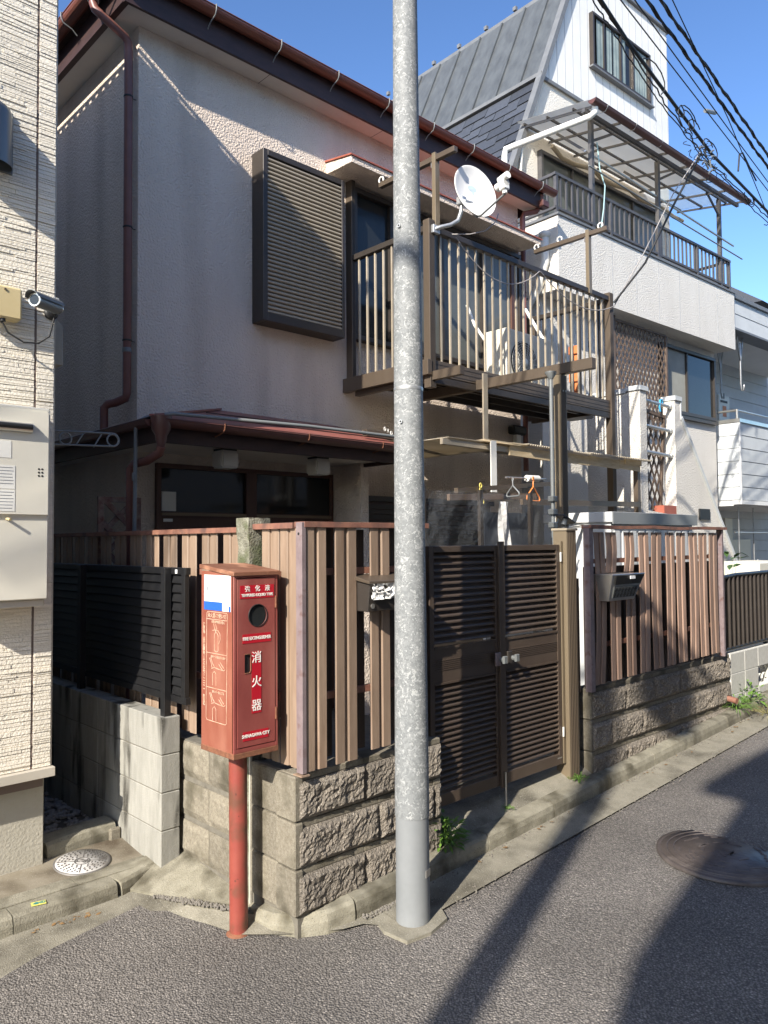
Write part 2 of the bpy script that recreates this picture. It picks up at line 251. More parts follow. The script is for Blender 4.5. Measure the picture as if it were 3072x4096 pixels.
# ---------------------------------------------------------------- builders
ID = Matrix.Identity(4)
LOCAL = set()
def wm(o):
    b = Matrix.LocRotScale(o.location, o.rotation_euler, o.scale)
    return (wm(o.parent) @ o.matrix_parent_inverse @ b) if o.parent else b
def setpar(o, par):
    root = par
    while root.parent: root = root.parent
    o.parent = par
    if root.name not in LOCAL: o.matrix_parent_inverse = wm(par).inverted()
    elif par.parent: o.matrix_parent_inverse = par.matrix_parent_inverse @ Matrix.LocRotScale(par.location, par.rotation_euler, par.scale).inverted() if False else Matrix.LocRotScale(par.location, par.rotation_euler, par.scale).inverted()
class MB:
    def __init__(s): s.b = bmesh.new()
    def hexa(s, P):
        v = [s.b.verts.new(p) for p in P]
        for q in ((0, 3, 2, 1), (4, 5, 6, 7), (0, 1, 5, 4), (1, 2, 6, 5), (2, 3, 7, 6), (3, 0, 4, 7)): s.b.faces.new([v[i] for i in q])
        return s
    def box(s, x0, x1, y0, y1, z0, z1):
        if x1 < x0: x0, x1 = x1, x0
        if y1 < y0: y0, y1 = y1, y0
        if z1 < z0: z0, z1 = z1, z0
        return s.hexa([(x0, y0, z0), (x1, y0, z0), (x1, y1, z0), (x0, y1, z0), (x0, y0, z1), (x1, y0, z1), (x1, y1, z1), (x0, y1, z1)])
    def bar(s, a, b, w, h, up=(0, 0, 1)):
        a = Vector(a); b = Vector(b); d = (b-a).normalized(); up = Vector(up)
        if abs(d.dot(up)) > .98: up = Vector((0, 1, 0))
        x = d.cross(up).normalized()*w/2; y = x.cross(d).normalized()*h/2
        return s.hexa([a-x-y, a+x-y, b+x-y, b-x-y, a-x+y, a+x+y, b+x+y, b-x+y])
    def tube(s, pts, r, seg=10, r2=None, cap=True):
        pts = [Vector(p) for p in pts]; rings = []
        n = len(pts); pu = None
        for i, p in enumerate(pts):
            d = (pts[min(i+1, n-1)]-pts[max(i-1, 0)]).normalized()
            if pu is None: pu = Vector((0, 0, 1)) if abs(d.z) < .9 else Vector((1, 0, 0))
            x = d.cross(pu).normalized(); y = x.cross(d).normalized(); pu = y
            rr = r if r2 is None else r+(r2-r)*i/(n-1)
            rings.append([s.b.verts.new(p+x*rr*math.cos(t*2*math.pi/seg)+y*rr*math.sin(t*2*math.pi/seg)) for t in range(seg)])
        for a, b in zip(rings, rings[1:]):
            for t in range(seg):
                fc = s.b.faces.new([a[t], a[(t+1) % seg], b[(t+1) % seg], b[t]]); fc.smooth = True
        if cap:      # caps get vertices of their own so that the side keeps its shading
            s.b.faces.new([s.b.verts.new(v.co) for v in rings[0][::-1]]); s.b.faces.new([s.b.verts.new(v.co) for v in rings[-1]])
        return s
    def lathe(s, prof, seg=32, c=(0, 0, 0), smooth=True, mtx=None):
        rings = []
        c = Vector(c)
        for r, z in prof:
            rg = []
            for t in range(seg):
                p = Vector((r*math.cos(2*math.pi*t/seg), r*math.sin(2*math.pi*t/seg), z))
                if mtx: p = mtx @ p
                rg.append(s.b.verts.new(p+c))
            rings.append(rg)
        for a, b in zip(rings, rings[1:]):
            for t in range(seg):
                fc = s.b.faces.new([a[t], a[(t+1) % seg], b[(t+1) % seg], b[t]]); fc.smooth = smooth
        s.b.faces.new([s.b.verts.new(v.co) for v in rings[0][::-1]]); s.b.faces.new([s.b.verts.new(v.co) for v in rings[-1]])
        return s
    def prism(s, poly, off):
        """poly: list of 3d points, off: vector"""
        off = Vector(off); a = [s.b.verts.new(p) for p in poly]; b = [s.b.verts.new(Vector(p)+off) for p in poly]
        n = len(poly)
        s.b.faces.new(a[::-1]); s.b.faces.new(b)
        for i in range(n): s.b.faces.new([a[i], a[(i+1) % n], b[(i+1) % n], b[i]])
        return s
    def sheet(s, P, q):
        v = [s.b.verts.new(p) for p in P]
        for k in q: s.b.faces.new([v[i] for i in k])
        return s
    def build(s, name, m, par=None, bev=0, label=None, loc=None, smooth=False, seg=1):
        bmesh.ops.recalc_face_normals(s.b, faces=s.b.faces)
        if bev: bmesh.ops.bevel(s.b, geom=s.b.edges[:], offset=bev, segments=seg, affect='EDGES', clamp_overlap=True)
        me = bpy.data.meshes.new(name); s.b.to_mesh(me); s.b.free(); me.materials.append(M[m])
        if smooth:
            for p in me.polygons: p.use_smooth = True
        o = bpy.data.objects.new(name, me); COL.objects.link(o)
        if par is not None: setpar(o, par)
        if loc: o.location = loc
        if label: o['label'] = label
        return o
def box(name, m, par, x0, x1, y0, y1, z0, z1, bev=0, **k): return MB().box(x0, x1, y0, y1, z0, z1).build(name, m, par, bev, **k)
def bar(name, m, par, a, b, w, h, bev=0, **k): return MB().bar(a, b, w, h).build(name, m, par, bev, **k)
def tube(name, m, par, pts, r, seg=10, **k): return MB().tube(pts, r, seg).build(name, m, par, **k)
def thing(name, label, cat, loc=(0, 0, 0), rz=0, group=None, local=False):
    o = bpy.data.objects.new(name, None); COL.objects.link(o)
    if local: LOCAL.add(o.name)
    o.location = loc; o.rotation_euler = (0, 0, rz)
    o['label'] = label; o['category'] = cat
    if group: o['group'] = group
    o.empty_display_size = .1
    return o
def tag(o, label, cat, group=None):
    o['label'] = label; o['category'] = cat
    if group: o['group'] = group
    return o
def struct(o): o['kind'] = 'structure'; return o
def stuff(o): o['kind'] = 'stuff'; return o
def mv(o, dx, dy, dz=0):
    o.location.x += dx; o.location.y += dy; o.location.z += dz
def inst(src, par, loc, rot=None, scale=None):
    o = src.copy(); COL.objects.link(o); setpar(o, par); o.location = loc
    if rot: o.rotation_euler = rot
    if scale: o.scale = scale
    return o
def cat_curve(a, b, sag, n=14):
    a = Vector(a); b = Vector(b); return [a.lerp(b, t/n)+Vector((0, 0, -sag*4*(t/n)*(1-t/n))) for t in range(n+1)]
def gz(x): return .045*(max(-2, min(x, 14))-2.04)    # street rises gently to the right
def text(body, size, m, par, org, right, up, bold=0, ax='CENTER', sxx=1, name='lettering', space=1, ext=.0006):
    cu = bpy.data.curves.new('t', 'FONT'); cu.body = body; cu.size = size; cu.align_x = ax; cu.align_y = 'CENTER'
    cu.offset = bold; cu.extrude = ext; cu.resolution_u = 3; cu.space_character = space
    ob = bpy.data.objects.new('t', cu); COL.objects.link(ob)
    dg = bpy.context.evaluated_depsgraph_get(); me = bpy.data.meshes.new_from_object(ob.evaluated_get(dg))
    bpy.data.objects.remove(ob); me.materials.clear(); me.materials.append(M[m])
    o = bpy.data.objects.new(name, me); COL.objects.link(o); setpar(o, par)
    r = Vector(right).normalized(); u = Vector(up).normalized(); n = r.cross(u)
    mt = Matrix(((r.x*sxx, u.x, n.x, org[0]), (r.y*sxx, u.y, n.y, org[1]), (r.z*sxx, u.z, n.z, org[2]), (0, 0, 0, 1)))
    me.transform(mt)
    return o
# ================================================================ GROUND
def zsheet(name, m, poly, zf, par=None, n=1):
    b = MB(); v = [b.b.verts.new((x, y, zf(x, y))) for x, y in poly]; b.b.faces.new(v)
    o = b.build(name, m, par); return o
def strip(name, m, xs, y0, y1, z0, z1, par=None):
    b = MB(); a = []
    for x in xs: a.append((b.b.verts.new((x, y0, z0(x))), b.b.verts.new((x, y1, z1(x)))))
    for p, q in zip(a, a[1:]): b.b.faces.new([p[0], q[0], q[1], p[1]])
    return b.build(name, m, par)
XS = [-60, -2] + [x*.5 for x in range(-3, 29)] + [60]
RD = -.092
struct(strip('road', 'asphalt', XS, -40, 12, lambda x: gz(x)+RD, lambda x: gz(x)+RD))
# far ground beyond the houses
struct(strip('terrain', 'soil', [-300, -60, 60, 300], -300, 300, lambda x: -.6, lambda x: -.6))
gu = struct(strip('gutter', 'conc', [2.42+i*.35 for i in range(24)], 2.40, 2.608, lambda x: gz(x)+RD+.012, lambda x: gz(x)+RD+.024))
gl = struct(MB().sheet([(-6, 3.22, -.27), (1.10, 3.36, -.136), (1.70, 3.378, -.112), (1.785, 3.32, -.106), (1.85, 3.08, -.096), (1.885, 2.915, -.09), (2.03, 2.74, -.078), (2.21, 2.60, -.068), (2.30, 2.57, -.066), (2.40, 2.42, -.062), (2.42, 2.60, -.05),
     (2.22, 2.70, -.05), (2.10, 2.80, -.055), (1.97, 3.02, -.062), (1.86, 3.25, -.075), (1.80, 3.52, -.09), (1.74, 3.66, -.1), (1.0, 3.66, -.115), (-6, 3.66, -.25)],
     [(0, 1, 17, 18), (1, 2, 16, 17), (2, 3, 15, 16), (3, 4, 14, 15), (4, 5, 13, 14), (5, 6, 12, 13), (6, 7, 11, 12), (7, 8, 9, 10), (7, 10, 11)]).build('street_gutter', 'conc'))
for o in (gl,):
    pass
struct(MB().prism([(1.745, 3.66, -.085), (1.80, 3.50, -.08), (1.87, 3.26, -.07), (1.98, 3.03, -.055), (2.06, 2.95, -.05), (2.06, 3.70, .02), (2.0, 3.76, .01), (1.9, 3.74, -.05)], (0, 0, -.12)).build('sloped_apron', 'kerb'))
struct(MB().prism([(-6, 3.755, -.03), (-6, 3.86, -.026), (-6, 4.10, 0), (-6, 4.4, 0), (-6, 4.4, -.3), (-6, 3.755, -.3)], (7.93, 0, 0)).build('pavement', 'pavement'))
struct(MB().box(-6, 1.52, 3.745, 3.85, -.2, -.0245).box(1.524, 1.93, 3.745, 3.85, -.2, -.0242).build('pavement_edging', 'kerb'))
def kerb_piece(par, pts, w, h=.0, zt=None, seg=5):
    """rounded kerb stone following pts (x, y, ztop)"""
    b = MB(); rings = []
    for i, p in enumerate(pts):
        a = Vector(pts[max(i-1, 0)]); c = Vector(pts[min(i+1, len(pts)-1)]); d = (c-a); d.z = 0; d.normalize(); nrm = Vector((d.y, -d.x, 0))
        prof = [(w*.5, -.16), (w*.5, -.045), (w*.43, -.016), (w*.30, -.003), (-w*.2, 0), (-w*.5, 0), (-w*.5, -.16)]
        rings.append([b.b.verts.new(Vector(p)+nrm*q+Vector((0, 0, z))) for q, z in prof])
    for r1, r2 in zip(rings, rings[1:]):
        for k in range(6): b.b.faces.new([r1[k], r1[k+1], r2[k+1], r2[k]])
    b.b.faces.new(rings[0]); b.b.faces.new(rings[-1][::-1])
    return b.build('kerb_stone', 'kerb', par)
kb = struct(thing('kerb', 'x', 'x', (2.5, 2.66, 0))); del kb['label']; del kb['category']
x = 2.62
while x < 10:
    x1 = x+.597
    kerb_piece(kb, [(x, 2.652, gz(x)+.018), ((x+x1)/2, 2.652, gz((x+x1)/2)+.019+random.uniform(-.003, .003)), (x1-.006, 2.652, gz(x1)+.018)], .10)
    x = x1
kerb_piece(kb, [(2.035, 2.95, -.02), (2.05, 2.84, -.012), (2.10, 2.75, .0), (2.18, 2.695, .012), (2.30, 2.665, .026)], .12)
kerb_piece(kb, [(2.303, 2.665, .026), (2.45, 2.655, .034), (2.614, 2.652, .040)], .11)
x = -4.2
while x < 1.6:
    x1 = min(x+.6, 1.68); zz = -.03
    kerb_piece(kb, [(x, 3.70, zz), ((x+x1)/2, 3.70, zz), (x1-.005, 3.70, zz)], .11); x = x1
kerb_piece(kb, [(1.683, 3.70, -.03), (1.80, 3.735, -.026), (2.02, 3.80, -.01)], .11)
# small kerb closing the gravel gap
bk = struct(thing('boundary_kerb', 'x', 'x', (1.7, 4.3, 0))); del bk['label']; del bk['category']
kerb_piece(bk, [(1.50, 4.16, .075), (1.68, 4.18, .085), (1.88, 4.19, .09)], .13)
MB().box(1.84, 1.902, 4.10, 4.128, -.05, .06).build('kerb_stone', 'stone_side', bk, .008)
struct(MB().box(1.45, 1.905, 4.20, 9, -.3, -.01).build('gap_floor', 'soil'))
b = MB()
for i in range(900):
    p = Vector((random.uniform(1.48, 1.9), 4.26+random.random()**1.6*2.2, -.004+random.uniform(0, .012))); r = random.uniform(.009, .022)
    mt = Matrix.Translation(p) @ Matrix.Rotation(random.random()*6, 4, 'Z') @ Matrix.Diagonal((r*random.uniform(.8, 1.5), r, r*.7, 1))
    bmesh.ops.create_icosphere(b.b, subdivisions=1, radius=1, matrix=mt)
stuff(b.build('gravel', 'gravel'))
# loose chips along the joints in the gutter
b = MB()
for i in range(420):
    t = random.random()
    if i % 3: P = Vector((1.80, 3.50, 0)).lerp(Vector((1.99, 2.99, 0)), t); z = -.083+.035*t
    else: P = Vector((2.33, 2.585, 0)).lerp(Vector((2.70, 2.60, 0)), t); z = -.05
    P += Vector((random.gauss(-.01, .012), random.gauss(0, .012), z)); r = random.uniform(.003, .0075)
    bmesh.ops.create_icosphere(b.b, subdivisions=1, radius=r, matrix=Matrix.Translation(P))
stuff(b.build('loose_grit', 'grit'))
# gate apron and yard
ap = MB(); vs = []
for x, zo in ((2.95, .02), (3.25, .02), (4.38, .02)):
    g = gz(x); vs.append([(x, 2.699, g+.016), (x, 2.82, g+.055+.02), (x, 3.1, .145+g*.3)])
v = [[ap.b.verts.new(q) for q in r_] for r_ in vs]
for a_, b_ in zip(v, v[1:]):
    for k in range(2): ap.b.faces.new([a_[k], b_[k], b_[k+1], a_[k+1]])
struct(ap.build('gate_apron', 'conc'))
struct(MB().box(2.10, 7.6, 3.095, 5.3, -.2, .14).build('yard', 'soil'))
# concrete collar of the lamp pole
b = MB(); b.prism([(2.33, 2.33, -.006), (2.45, 2.305, -.001), (2.58, 2.33, .006), (2.64, 2.43, .008), (2.60, 2.55, .008), (2.48, 2.59, .004), (2.37, 2.58, -.003), (2.32, 2.46, -.006)], (0, 0, -.05))
for vv in b.b.verts: vv.co.z += -.058 if vv.co.z > -.03 else -.1
struct(b.build('pole_footing', 'conc'))
b = MB(); rl_ = random.Random(5)
for i in range(900):
    x = rl_.uniform(2.7, 8.5); yy = 2.598-abs(rl_.gauss(0, .022)) if i % 2 else 2.40+rl_.gauss(0, .03); r = rl_.uniform(.0015, .0055)
    bmesh.ops.create_icosphere(b.b, subdivisions=1, radius=r, matrix=Matrix.Translation((x, yy, gz(x)+RD+(.024 if i % 2 else .012)+r*.3)))
stuff(b.build('kerb_grit', 'grit'))
M['dead_leaf'] = mat('dead leaf', (.16, .085, .035), (.27, .17, .07), 60, .8)
b = MB()
for i in range(90):
    if i % 3 == 0: x = rl_.uniform(1.2, 1.75); yy = 3.62-abs(rl_.gauss(0, .03)); z = -.112+.0
    elif i % 3 == 1: x = rl_.uniform(2.9, 4.3); yy = 2.86+rl_.gauss(0, .05); z = .145+gz(x)*.3-.06
    else: x = rl_.uniform(2.7, 7.5); yy = 2.585-abs(rl_.gauss(0, .03)); z = gz(x)+RD+.026
    a = rl_.random()*6.28; L_ = rl_.uniform(.008, .018); e1 = Vector((math.cos(a), math.sin(a), 0))*L_; e2 = Vector((-math.sin(a), math.cos(a), .2))*L_*.5; p = Vector((x, yy, z+.002))
    v = [b.b.verts.new(q) for q in (p-e1, p-e2*.9+Vector((0, 0, .002)), p+e1+Vector((0, 0, .003)), p+e2)]; b.b.faces.new([v[0], v[1], v[2]]); b.b.faces.new([v[0], v[2], v[3]])
stuff(b.build('leaf_litter', 'dead_leaf'))
# manhole covers
def manhole(name, label, c, r, dark=False):
    t = thing(name, label, 'manhole cover', c)
    cx, cy, cz = c
    MB().lathe([(r*1.055, -.012), (r*1.055, .004), (r*1.0, .004)], 56, c).build('rim', 'manhole_ring' if not dark else 'manhole_br', t)
    MB().lathe([(r*.99, -.01), (r*.99, .005 if not dark else .006), (0.001, .005 if not dark else .006)], 56, c).build('plate', 'manhole_br' if dark else 'manhole_lt', t)
    b = MB()
    if not dark:
        for ring, n in ((.40, 12), (.52, 16), (.64, 20), (.76, 26), (.88, 30)):
            for k in range(n):
                a = 2*math.pi*k/n+ring*3
                if abs((a+.5) % (math.pi/2)) < .14: continue
                p = Vector((cx+math.cos(a)*r*ring, cy+math.sin(a)*r*ring, cz+.0065)); d = Vector((math.cos(.6), math.sin(.6), 0))*r*.04
                b.bar(p-d, p+d, r*.028, .004)
        b.build('slot', 'manhole_ring', t)
        MB().lathe([(r*.30, 0), (r*.30, .0068), (r*.26, .0068), (r*.26, .002)], 40, c).build('ring', 'manhole_ring', t)
        text('汚水', r*.30, 'manhole_ring', t, (cx, cy, cz+.0062), (.72, -.69, 0), (.69, .72, 0), .002)
        for q in range(4):
            a = -.5+q*math.pi/2; e = Vector((math.cos(a), math.sin(a), 0)); p = Vector(c)+Vector((0, 0, .0055))
            MB().bar(p+e*r*.3, p+e*r*.93, .004, .003).build('radial_groove', 'manhole_ring', t)
    else:
        for ring in (.80, .9):
            pts = [(cx+math.cos(k*math.pi/24)*r*ring, cy+math.sin(k*math.pi/24)*r*ring, cz+.0065) for k in range(49)]
            b.tube(pts, .0035, 6, cap=False)
        for k in range(46):
            a = random.random()*6.28; q = r*.72*random.random()**.5; p = Vector((cx+math.cos(a)*q, cy+math.sin(a)*q, cz+.006)); e = Vector((math.cos(a+1.4), math.sin(a+1.4), 0))*.028
            b.bar(p-e, p+e, .012, .004)
        b.build('raised_pattern', 'manhole_br', t)
    return t
manhole('manhole_cover', 'small round pale iron cover in the stained pavement by the cream house', (1.632, 3.965, -.0135), .130).rotation_euler = (R(4.9), 0, 0)
manhole('manhole_cover', 'large dark brown iron cover in the asphalt at the right', (4.02, 1.70, gz(4.02)+RD+.002), .33, True)
t = thing('kerb_sticker', 'small yellow sticker with teal marks on the kerb', 'sticker', (1.315, 3.69, -.0285)); STK = t
MB().bar((1.145, 3.708, -.0285), (1.205, 3.694, -.0285), .038, .002).build('backing', 'yellow_stk', t)
b = MB().prism([(1.150, 3.706, -.0272), (1.168, 3.716, -.0272), (1.178, 3.708, -.0272), (1.172, 3.692, -.0272), (1.158, 3.694, -.0272)], (0, 0, .0006)).build('arrow_mark', 'teal_ink', t)
text('の', .03, 'teal_ink', t, (1.190, 3.697, -.0270), (.95, -.3, 0), (.3, .95, 0), .001)

# ================================================================ STONE WALLS
def rough(name, par, x0, x1, y, z0, z1, m='stone', amp=.02, nx=14, nz=7, axis='x', seed=0, skew=0):
    """split-faced block: flat margins and a broken face standing proud. axis x faces -Y, axis y faces -X.  skew: base slope"""
    b = MB(); mg = .012; L = x1-x0; H = z1-z0
    V = []
    for j in range(nz+1):
        row = []
        for i in range(nx+1):
            u = i/nx; v = j/nz; e = min(u*L, (1-u)*L)/.02; e2 = min(v*H, (1-v)*H)/.02
            k = min(1, e, e2)
            p = Vector((x0+u*L, 0, z0+v*H))
            d = .006+amp*(.6+.55*noise.noise(Vector((p.x*11+seed, seed*3.1, p.z*15)))+.35*noise.noise(Vector((p.x*34, seed, p.z*30)))+.42*noise.noise(Vector((p.x*75, seed, p.z*70)))+.3*noise.noise(Vector((p.x*140, seed, p.z*130)))) if k > 0 else 0
            q = max(0, d)*k
            pz = p.z + skew*(p.x-x0)
            row.append(b.b.verts.new((p.x, y-q, pz) if axis == 'x' else (y-q, p.x, pz)))
        V.append(row)
    for j in range(nz):
        for i in range(nx):
            b.b.faces.new([V[j][i], V[j][i+1], V[j+1][i+1], V[j+1][i]])
    # body behind
    T = .11
    def q(xx, yy, zz): return (xx, y+yy, zz+skew*(xx-x0)) if axis == 'x' else (y+yy, xx, zz+skew*(xx-x0))
    b.hexa([q(x0, .0006, z0), q(x1, .0006, z0), q(x1, T, z0), q(x0, T, z0), q(x0, .0006, z1), q(x1, .0006, z1), q(x1, T, z1), q(x0, T, z1)])
    return b.build(name, m, par)
def stone_wall(label, x0, x1, ztop, courses, y=2.70, off=0.0, hc=.2, cuts=None):
    t = thing('stone_wall', label, 'stone wall', ((x0+x1)/2, y+.06, gz((x0+x1)/2)))
    for c in range(courses):
        z1 = ztop-c*hc; z0 = z1-hc
        xs = [x0]; 
        for q in cuts[c]: xs.append(q)
        xs.append(x1)
        for a, b_ in zip(xs, xs[1:]):
            # shelf (bottom bevel strip of the course above) + rough face
            rough('block', t, a+.002, b_-.002, y, z0+.006, z1-.030, seed=c*7+a*5, nx=max(4, int((b_-a)*95)), nz=16, amp=.017)
            MB().box(a+.0005, b_-.0005, y+.004, y+.112, z1-.029, z1-.0005).build('block_rim', 'stone_side', t, .003)
    return t
wl = stone_wall('low split-stone wall left of the grey lamp pole', 2.04, 2.955, .60, 3, cuts=[[2.43, 2.80], [2.52, 2.90], [2.43, 2.80], [2.5]])
for c in range(3):       # smooth corner pier + side return
    z1 = .60-c*.2; z0 = z1-.2
    for a, b_, pr in ((2.695, 2.835, .012), (2.838, 3.045, .002)):
        o = MB().box(2.04-pr-.006, 2.07, a, b_, z0+.004, z1-.003).build('block', 'stone_side', wl, .006)
    for a, b_ in ((3.165, 3.42), (3.423, 3.68), (3.683, 4.07), (4.073, 4.46)):
        rough('block', wl, a, b_, 2.04, z0+.006, z1-.022, m='stone_side', axis='y', seed=c*5+a, amp=.009, nx=9, nz=5)
MB().box(2.045, 2.15, 2.705, 5.3, -.1, .585).build('core', 'mortar', wl)
for c in range(3):
    z1 = .60-c*.2
wr = stone_wall('low split-stone wall right of the gate under the pinkish slatted fence', 4.385, 6.50, .655, 4, cuts=[[4.80, 5.20, 5.60, 6.02], [4.62, 5.02, 5.43, 5.84, 6.24], [4.80, 5.20, 5.60, 6.02], [4.62, 5.02, 5.43, 5.84, 6.24]])
for c in range(3):
    z1 = .655-c*.2
    MB().box(4.372, 4.41, 2.698, 2.84, z1-.196, z1-.003).build('block', 'stone_side', wr, .005)
MB().box(4.386, 6.49, 2.706, 2.815, -.1, .64).build('core', 'mortar', wr)
tube('drain_pipe', 'clay_pipe', wr, [(6.38, 2.60, .30), (6.40, 2.74, .315)], .024, 14)

# grey block wall between the houses
bw = thing('block_wall', 'stained grey concrete block wall below the black louvred fence', 'block wall', (1.96, 4.5, -.03))
for c in range(4):
    z1 = .715-c*.19; z0 = z1-.186
    y = 3.655
    ys = [3.655]+[3.655+.38*(k+(1 if c % 2 == 0 else .5)-0) - (0 if c % 2 else .0) for k in range(14)]
    ys = [3.655]+[4.03+.39*k for k in range(13)]
    for a, b_ in zip(ys, ys[1:]):
        MB().box(1.905, 2.010, a+.001, b_-.002, max(z0, -.04), z1).build('block', 'block', bw, .0035)
MB().box(1.909, 2.006, 3.66, 8.6, -.1, .708).build('joint_mortar', 'mortar', bw)

# pale block wall on the far right
pw = thing('block_wall', 'pale concrete block wall under the black railing at the right edge', 'block wall', (8, 2.76, gz(8)))
for c in range(4):
    z1 = .652-c*.17
    for k in range(9):
        x0 = 6.515+k*.29
        if k == 2 and c == 1: continue
        if z1 < gz(x0)-.05: continue
        MB().box(x0+.004, x0+.286, 2.70, 2.80, z1-.166, z1-.002).build('block', 'block_white', pw, .002)
MB().box(6.512, 7.088, 2.703, 2.797, -.1, .655).box(7.392, 9.2, 2.703, 2.797, -.1, .655).box(7.088, 7.392, 2.703, 2.797, -.1, .30).box(7.088, 7.392, 2.703, 2.797, .49, .655).build('joint_mortar', 'white_mortar', pw)
b = MB()
for k in range(3):
    for q in range(2):
        cx = 7.14+k*.095; cz = .355+q*.085
        b.tube([(cx+.042*math.cos(a), 2.745, cz+.042*math.sin(a)) for a in [i*math.pi/8 for i in range(9)]], .008, 6)
b.box(7.092, 7.388, 2.71, 2.79, .302, .312).box(7.092, 7.388, 2.71, 2.79, .478, .488)
b.build('vent_block', 'white_mortar', pw)

# ================================================================ EXTINGUISHER BOX
t = thing('fire_extinguisher_box', 'faded red street fire extinguisher box on a red post at the corner', 'extinguisher box', (1.9, 2.92, -.1))
X0, X1, Y0, Y1, Z0, Z1 = 1.777, 2.000, 2.785, 3.045, .712, 1.462
tube('post', 'red_post', t, [(1.905, 2.945, -.12), (1.903, 2.945, .3), (1.900, 2.945, .712)], .040, 24)
MB().lathe([(.058, -.006), (.05, .004), (.037, .010)], 24, (1.905, 2.945, -.098)).build('base_flange', 'rust', t)
b = MB()      # shell without front
b.box(X0, X0+.004, Y0+.004, Y1, Z0+.006, Z1+.018); shell_l = b.build('side_panel', 'red_side', t, .001)
b = MB().box(X1-.004, X1, Y0+.004, Y1, Z0+.006, Z1+.018).build('side_panel', 'red_box', t, .001)
MB().box(X0+.004, X1-.004, Y1-.004, Y1, Z0, Z1).build('back_panel', 'red_box', t)
MB().box(X0-.002, X1+.002, Y0-.002, Y1+.002, Z0-.012, Z0+.012).build('bottom_tray', 'rust', t, .002)
# front frame + door
b = MB()
b.box(X0, X0+.014, Y0-.001, Y0+.012, Z0+.012, Z1); b.box(X1-.014, X1, Y0-.001, Y0+.012, Z0+.012, Z1); b.box(X0+.014, X1-.014, Y0-.001, Y0+.012, Z0+.012, Z0+.030); b.box(X0+.014, X1-.014, Y0-.001, Y0+.012, Z1-.008, Z1)
b.build('front_frame', 'red_box', t, .0015)
# door built with round window hole and slot: as a grid
def door_panel():
    b = MB(); dx0, dx1, dz0, dz1 = X0+.0165, X1-.0165, Z0+.034, Z1-.011
    cx, cz, r = 1.895, 1.292, .046; N = 32
    sq = .056
    def fz(x, z): return b.b.verts.new((x, Y0-.003, z))
    circ = [fz(cx+r*math.cos(2*math.pi*k/N), cz+r*math.sin(2*math.pi*k/N)) for k in range(N)]
    out = []
    for k in range(N):
        a = 2*math.pi*k/N; c_, s_ = math.cos(a), math.sin(a); q = sq/max(abs(c_), abs(s_)); out.append(fz(cx+c_*q, cz+s_*q))
    for k in range(N): b.b.faces.new([circ[k], circ[(k+1) % N], out[(k+1) % N], out[k]])
    def rect(a, c_, e, g): b.b.faces.new([fz(a, e), fz(c_, e), fz(c_, g), fz(a, g)])
    rect(dx0, cx-sq, cz-sq, cz+sq); rect(cx+sq, dx1, cz-sq, cz+sq); rect(dx0, dx1, cz+sq, dz1)
    s0_, s1_, t0, t1 = 1.829, 1.860, 1.052, 1.132
    rect(dx0, dx1, t1, cz-sq); rect(dx0, s0_, t0, t1); rect(s1_, dx1, t0, t1); rect(dx0, dx1, dz0, t0)
    r_ = bmesh.ops.extrude_face_region(b.b, geom=b.b.faces[:])
    bmesh.ops.translate(b.b, verts=[g for g in r_['geom'] if isinstance(g, bmesh.types.BMVert)], vec=(0, .006, 0))
    return b.build('door', 'red_box', t)
door = door_panel()
tube('window_rim', 'blackmatte', door, [(1.895+.047*math.cos(k*math.pi/16), Y0-.004, 1.292+.047*math.sin(k*math.pi/16)) for k in range(33)], .0022, 6)
MB().lathe([(.047, 0), (.047, .002), (.001, .002)], 32, mtx=Matrix.Rotation(R(-90), 4, 'X'), c=(1.895, Y0+.0005, 1.292)).build('window_pane', 'glass', door)
MB().box(1.826, 1.863, Y0+.003, Y0+.03, 1.048, 1.136).build('handle_recess', 'blackmatte', door)
tube('slot_rim', 'rust', door, [(1.829, Y0-.0035, 1.052), (1.852, Y0-.0035, 1.052), (1.860, Y0-.0035, 1.062), (1.860, Y0-.0035, 1.124), (1.852, Y0-.0035, 1.132), (1.829, Y0-.0035, 1.132)], .0022, 6)
for z in (1.345, .865): MB().box(X1-.016, X1-.010, Y0-.010, Y0-.002, z-.026, z+.026).build('hinge', 'rust', door, .001)
# rust creeping up the door foot
b = MB()
# lid (slopes up to the back)
b = MB().hexa([(X0-.008, Y0-.012, Z1+.000), (X1+.008, Y0-.012, Z1+.000), (X1+.008, Y1+.006, Z1+.030), (X0-.008, Y1+.006, Z1+.030), (X0-.008, Y0-.012, Z1+.018), (X1+.008, Y0-.012, Z1+.018), (X1+.008, Y1+.006, Z1+.048), (X0-.008, Y1+.006, Z1+.048)]).build('lid', 'rust_top', t, .002)
FY = Y0-.0045
def label(x0, x1, z0, z1): return MB().box(x0, x1, FY, FY+.001, z0, z1).build('label', 'red_label', door)
RX, UZ = (1, 0, 0), (0, 0, 1)
l = label(1.806, 1.978, 1.366, 1.422)
for k, ch in enumerate('強化液'): text(ch, .027, 'white_ink', l, (1.842+k*.051, FY-.0006, 1.4055), RX, UZ, .0002)
text('TEMPERED LIQUID TYPE', .0165, 'white_ink', l, (1.892, FY-.0006, 1.3795), RX, UZ, .0004, sxx=.90)
l = label(1.818, 1.962, 1.177, 1.216); text('FIRE EXTINGUISHER', .0195, 'white_ink', l, (1.890, FY-.0006, 1.1965), RX, UZ, .0004, sxx=.82)
l = label(1.864, 1.912, .880, 1.140)
for ch, z in (('消', 1.112), ('火', 1.010), ('器', .910)): text(ch, .052, 'white_ink', l, (1.888, FY-.0006, z), RX, UZ, .0003)
l = label(1.820, 1.948, .770, .808); text('SHINAGAWA CITY', .0195, 'white_ink', l, (1.884, FY-.0006, .789), RX, UZ, .0004, sxx=.84)
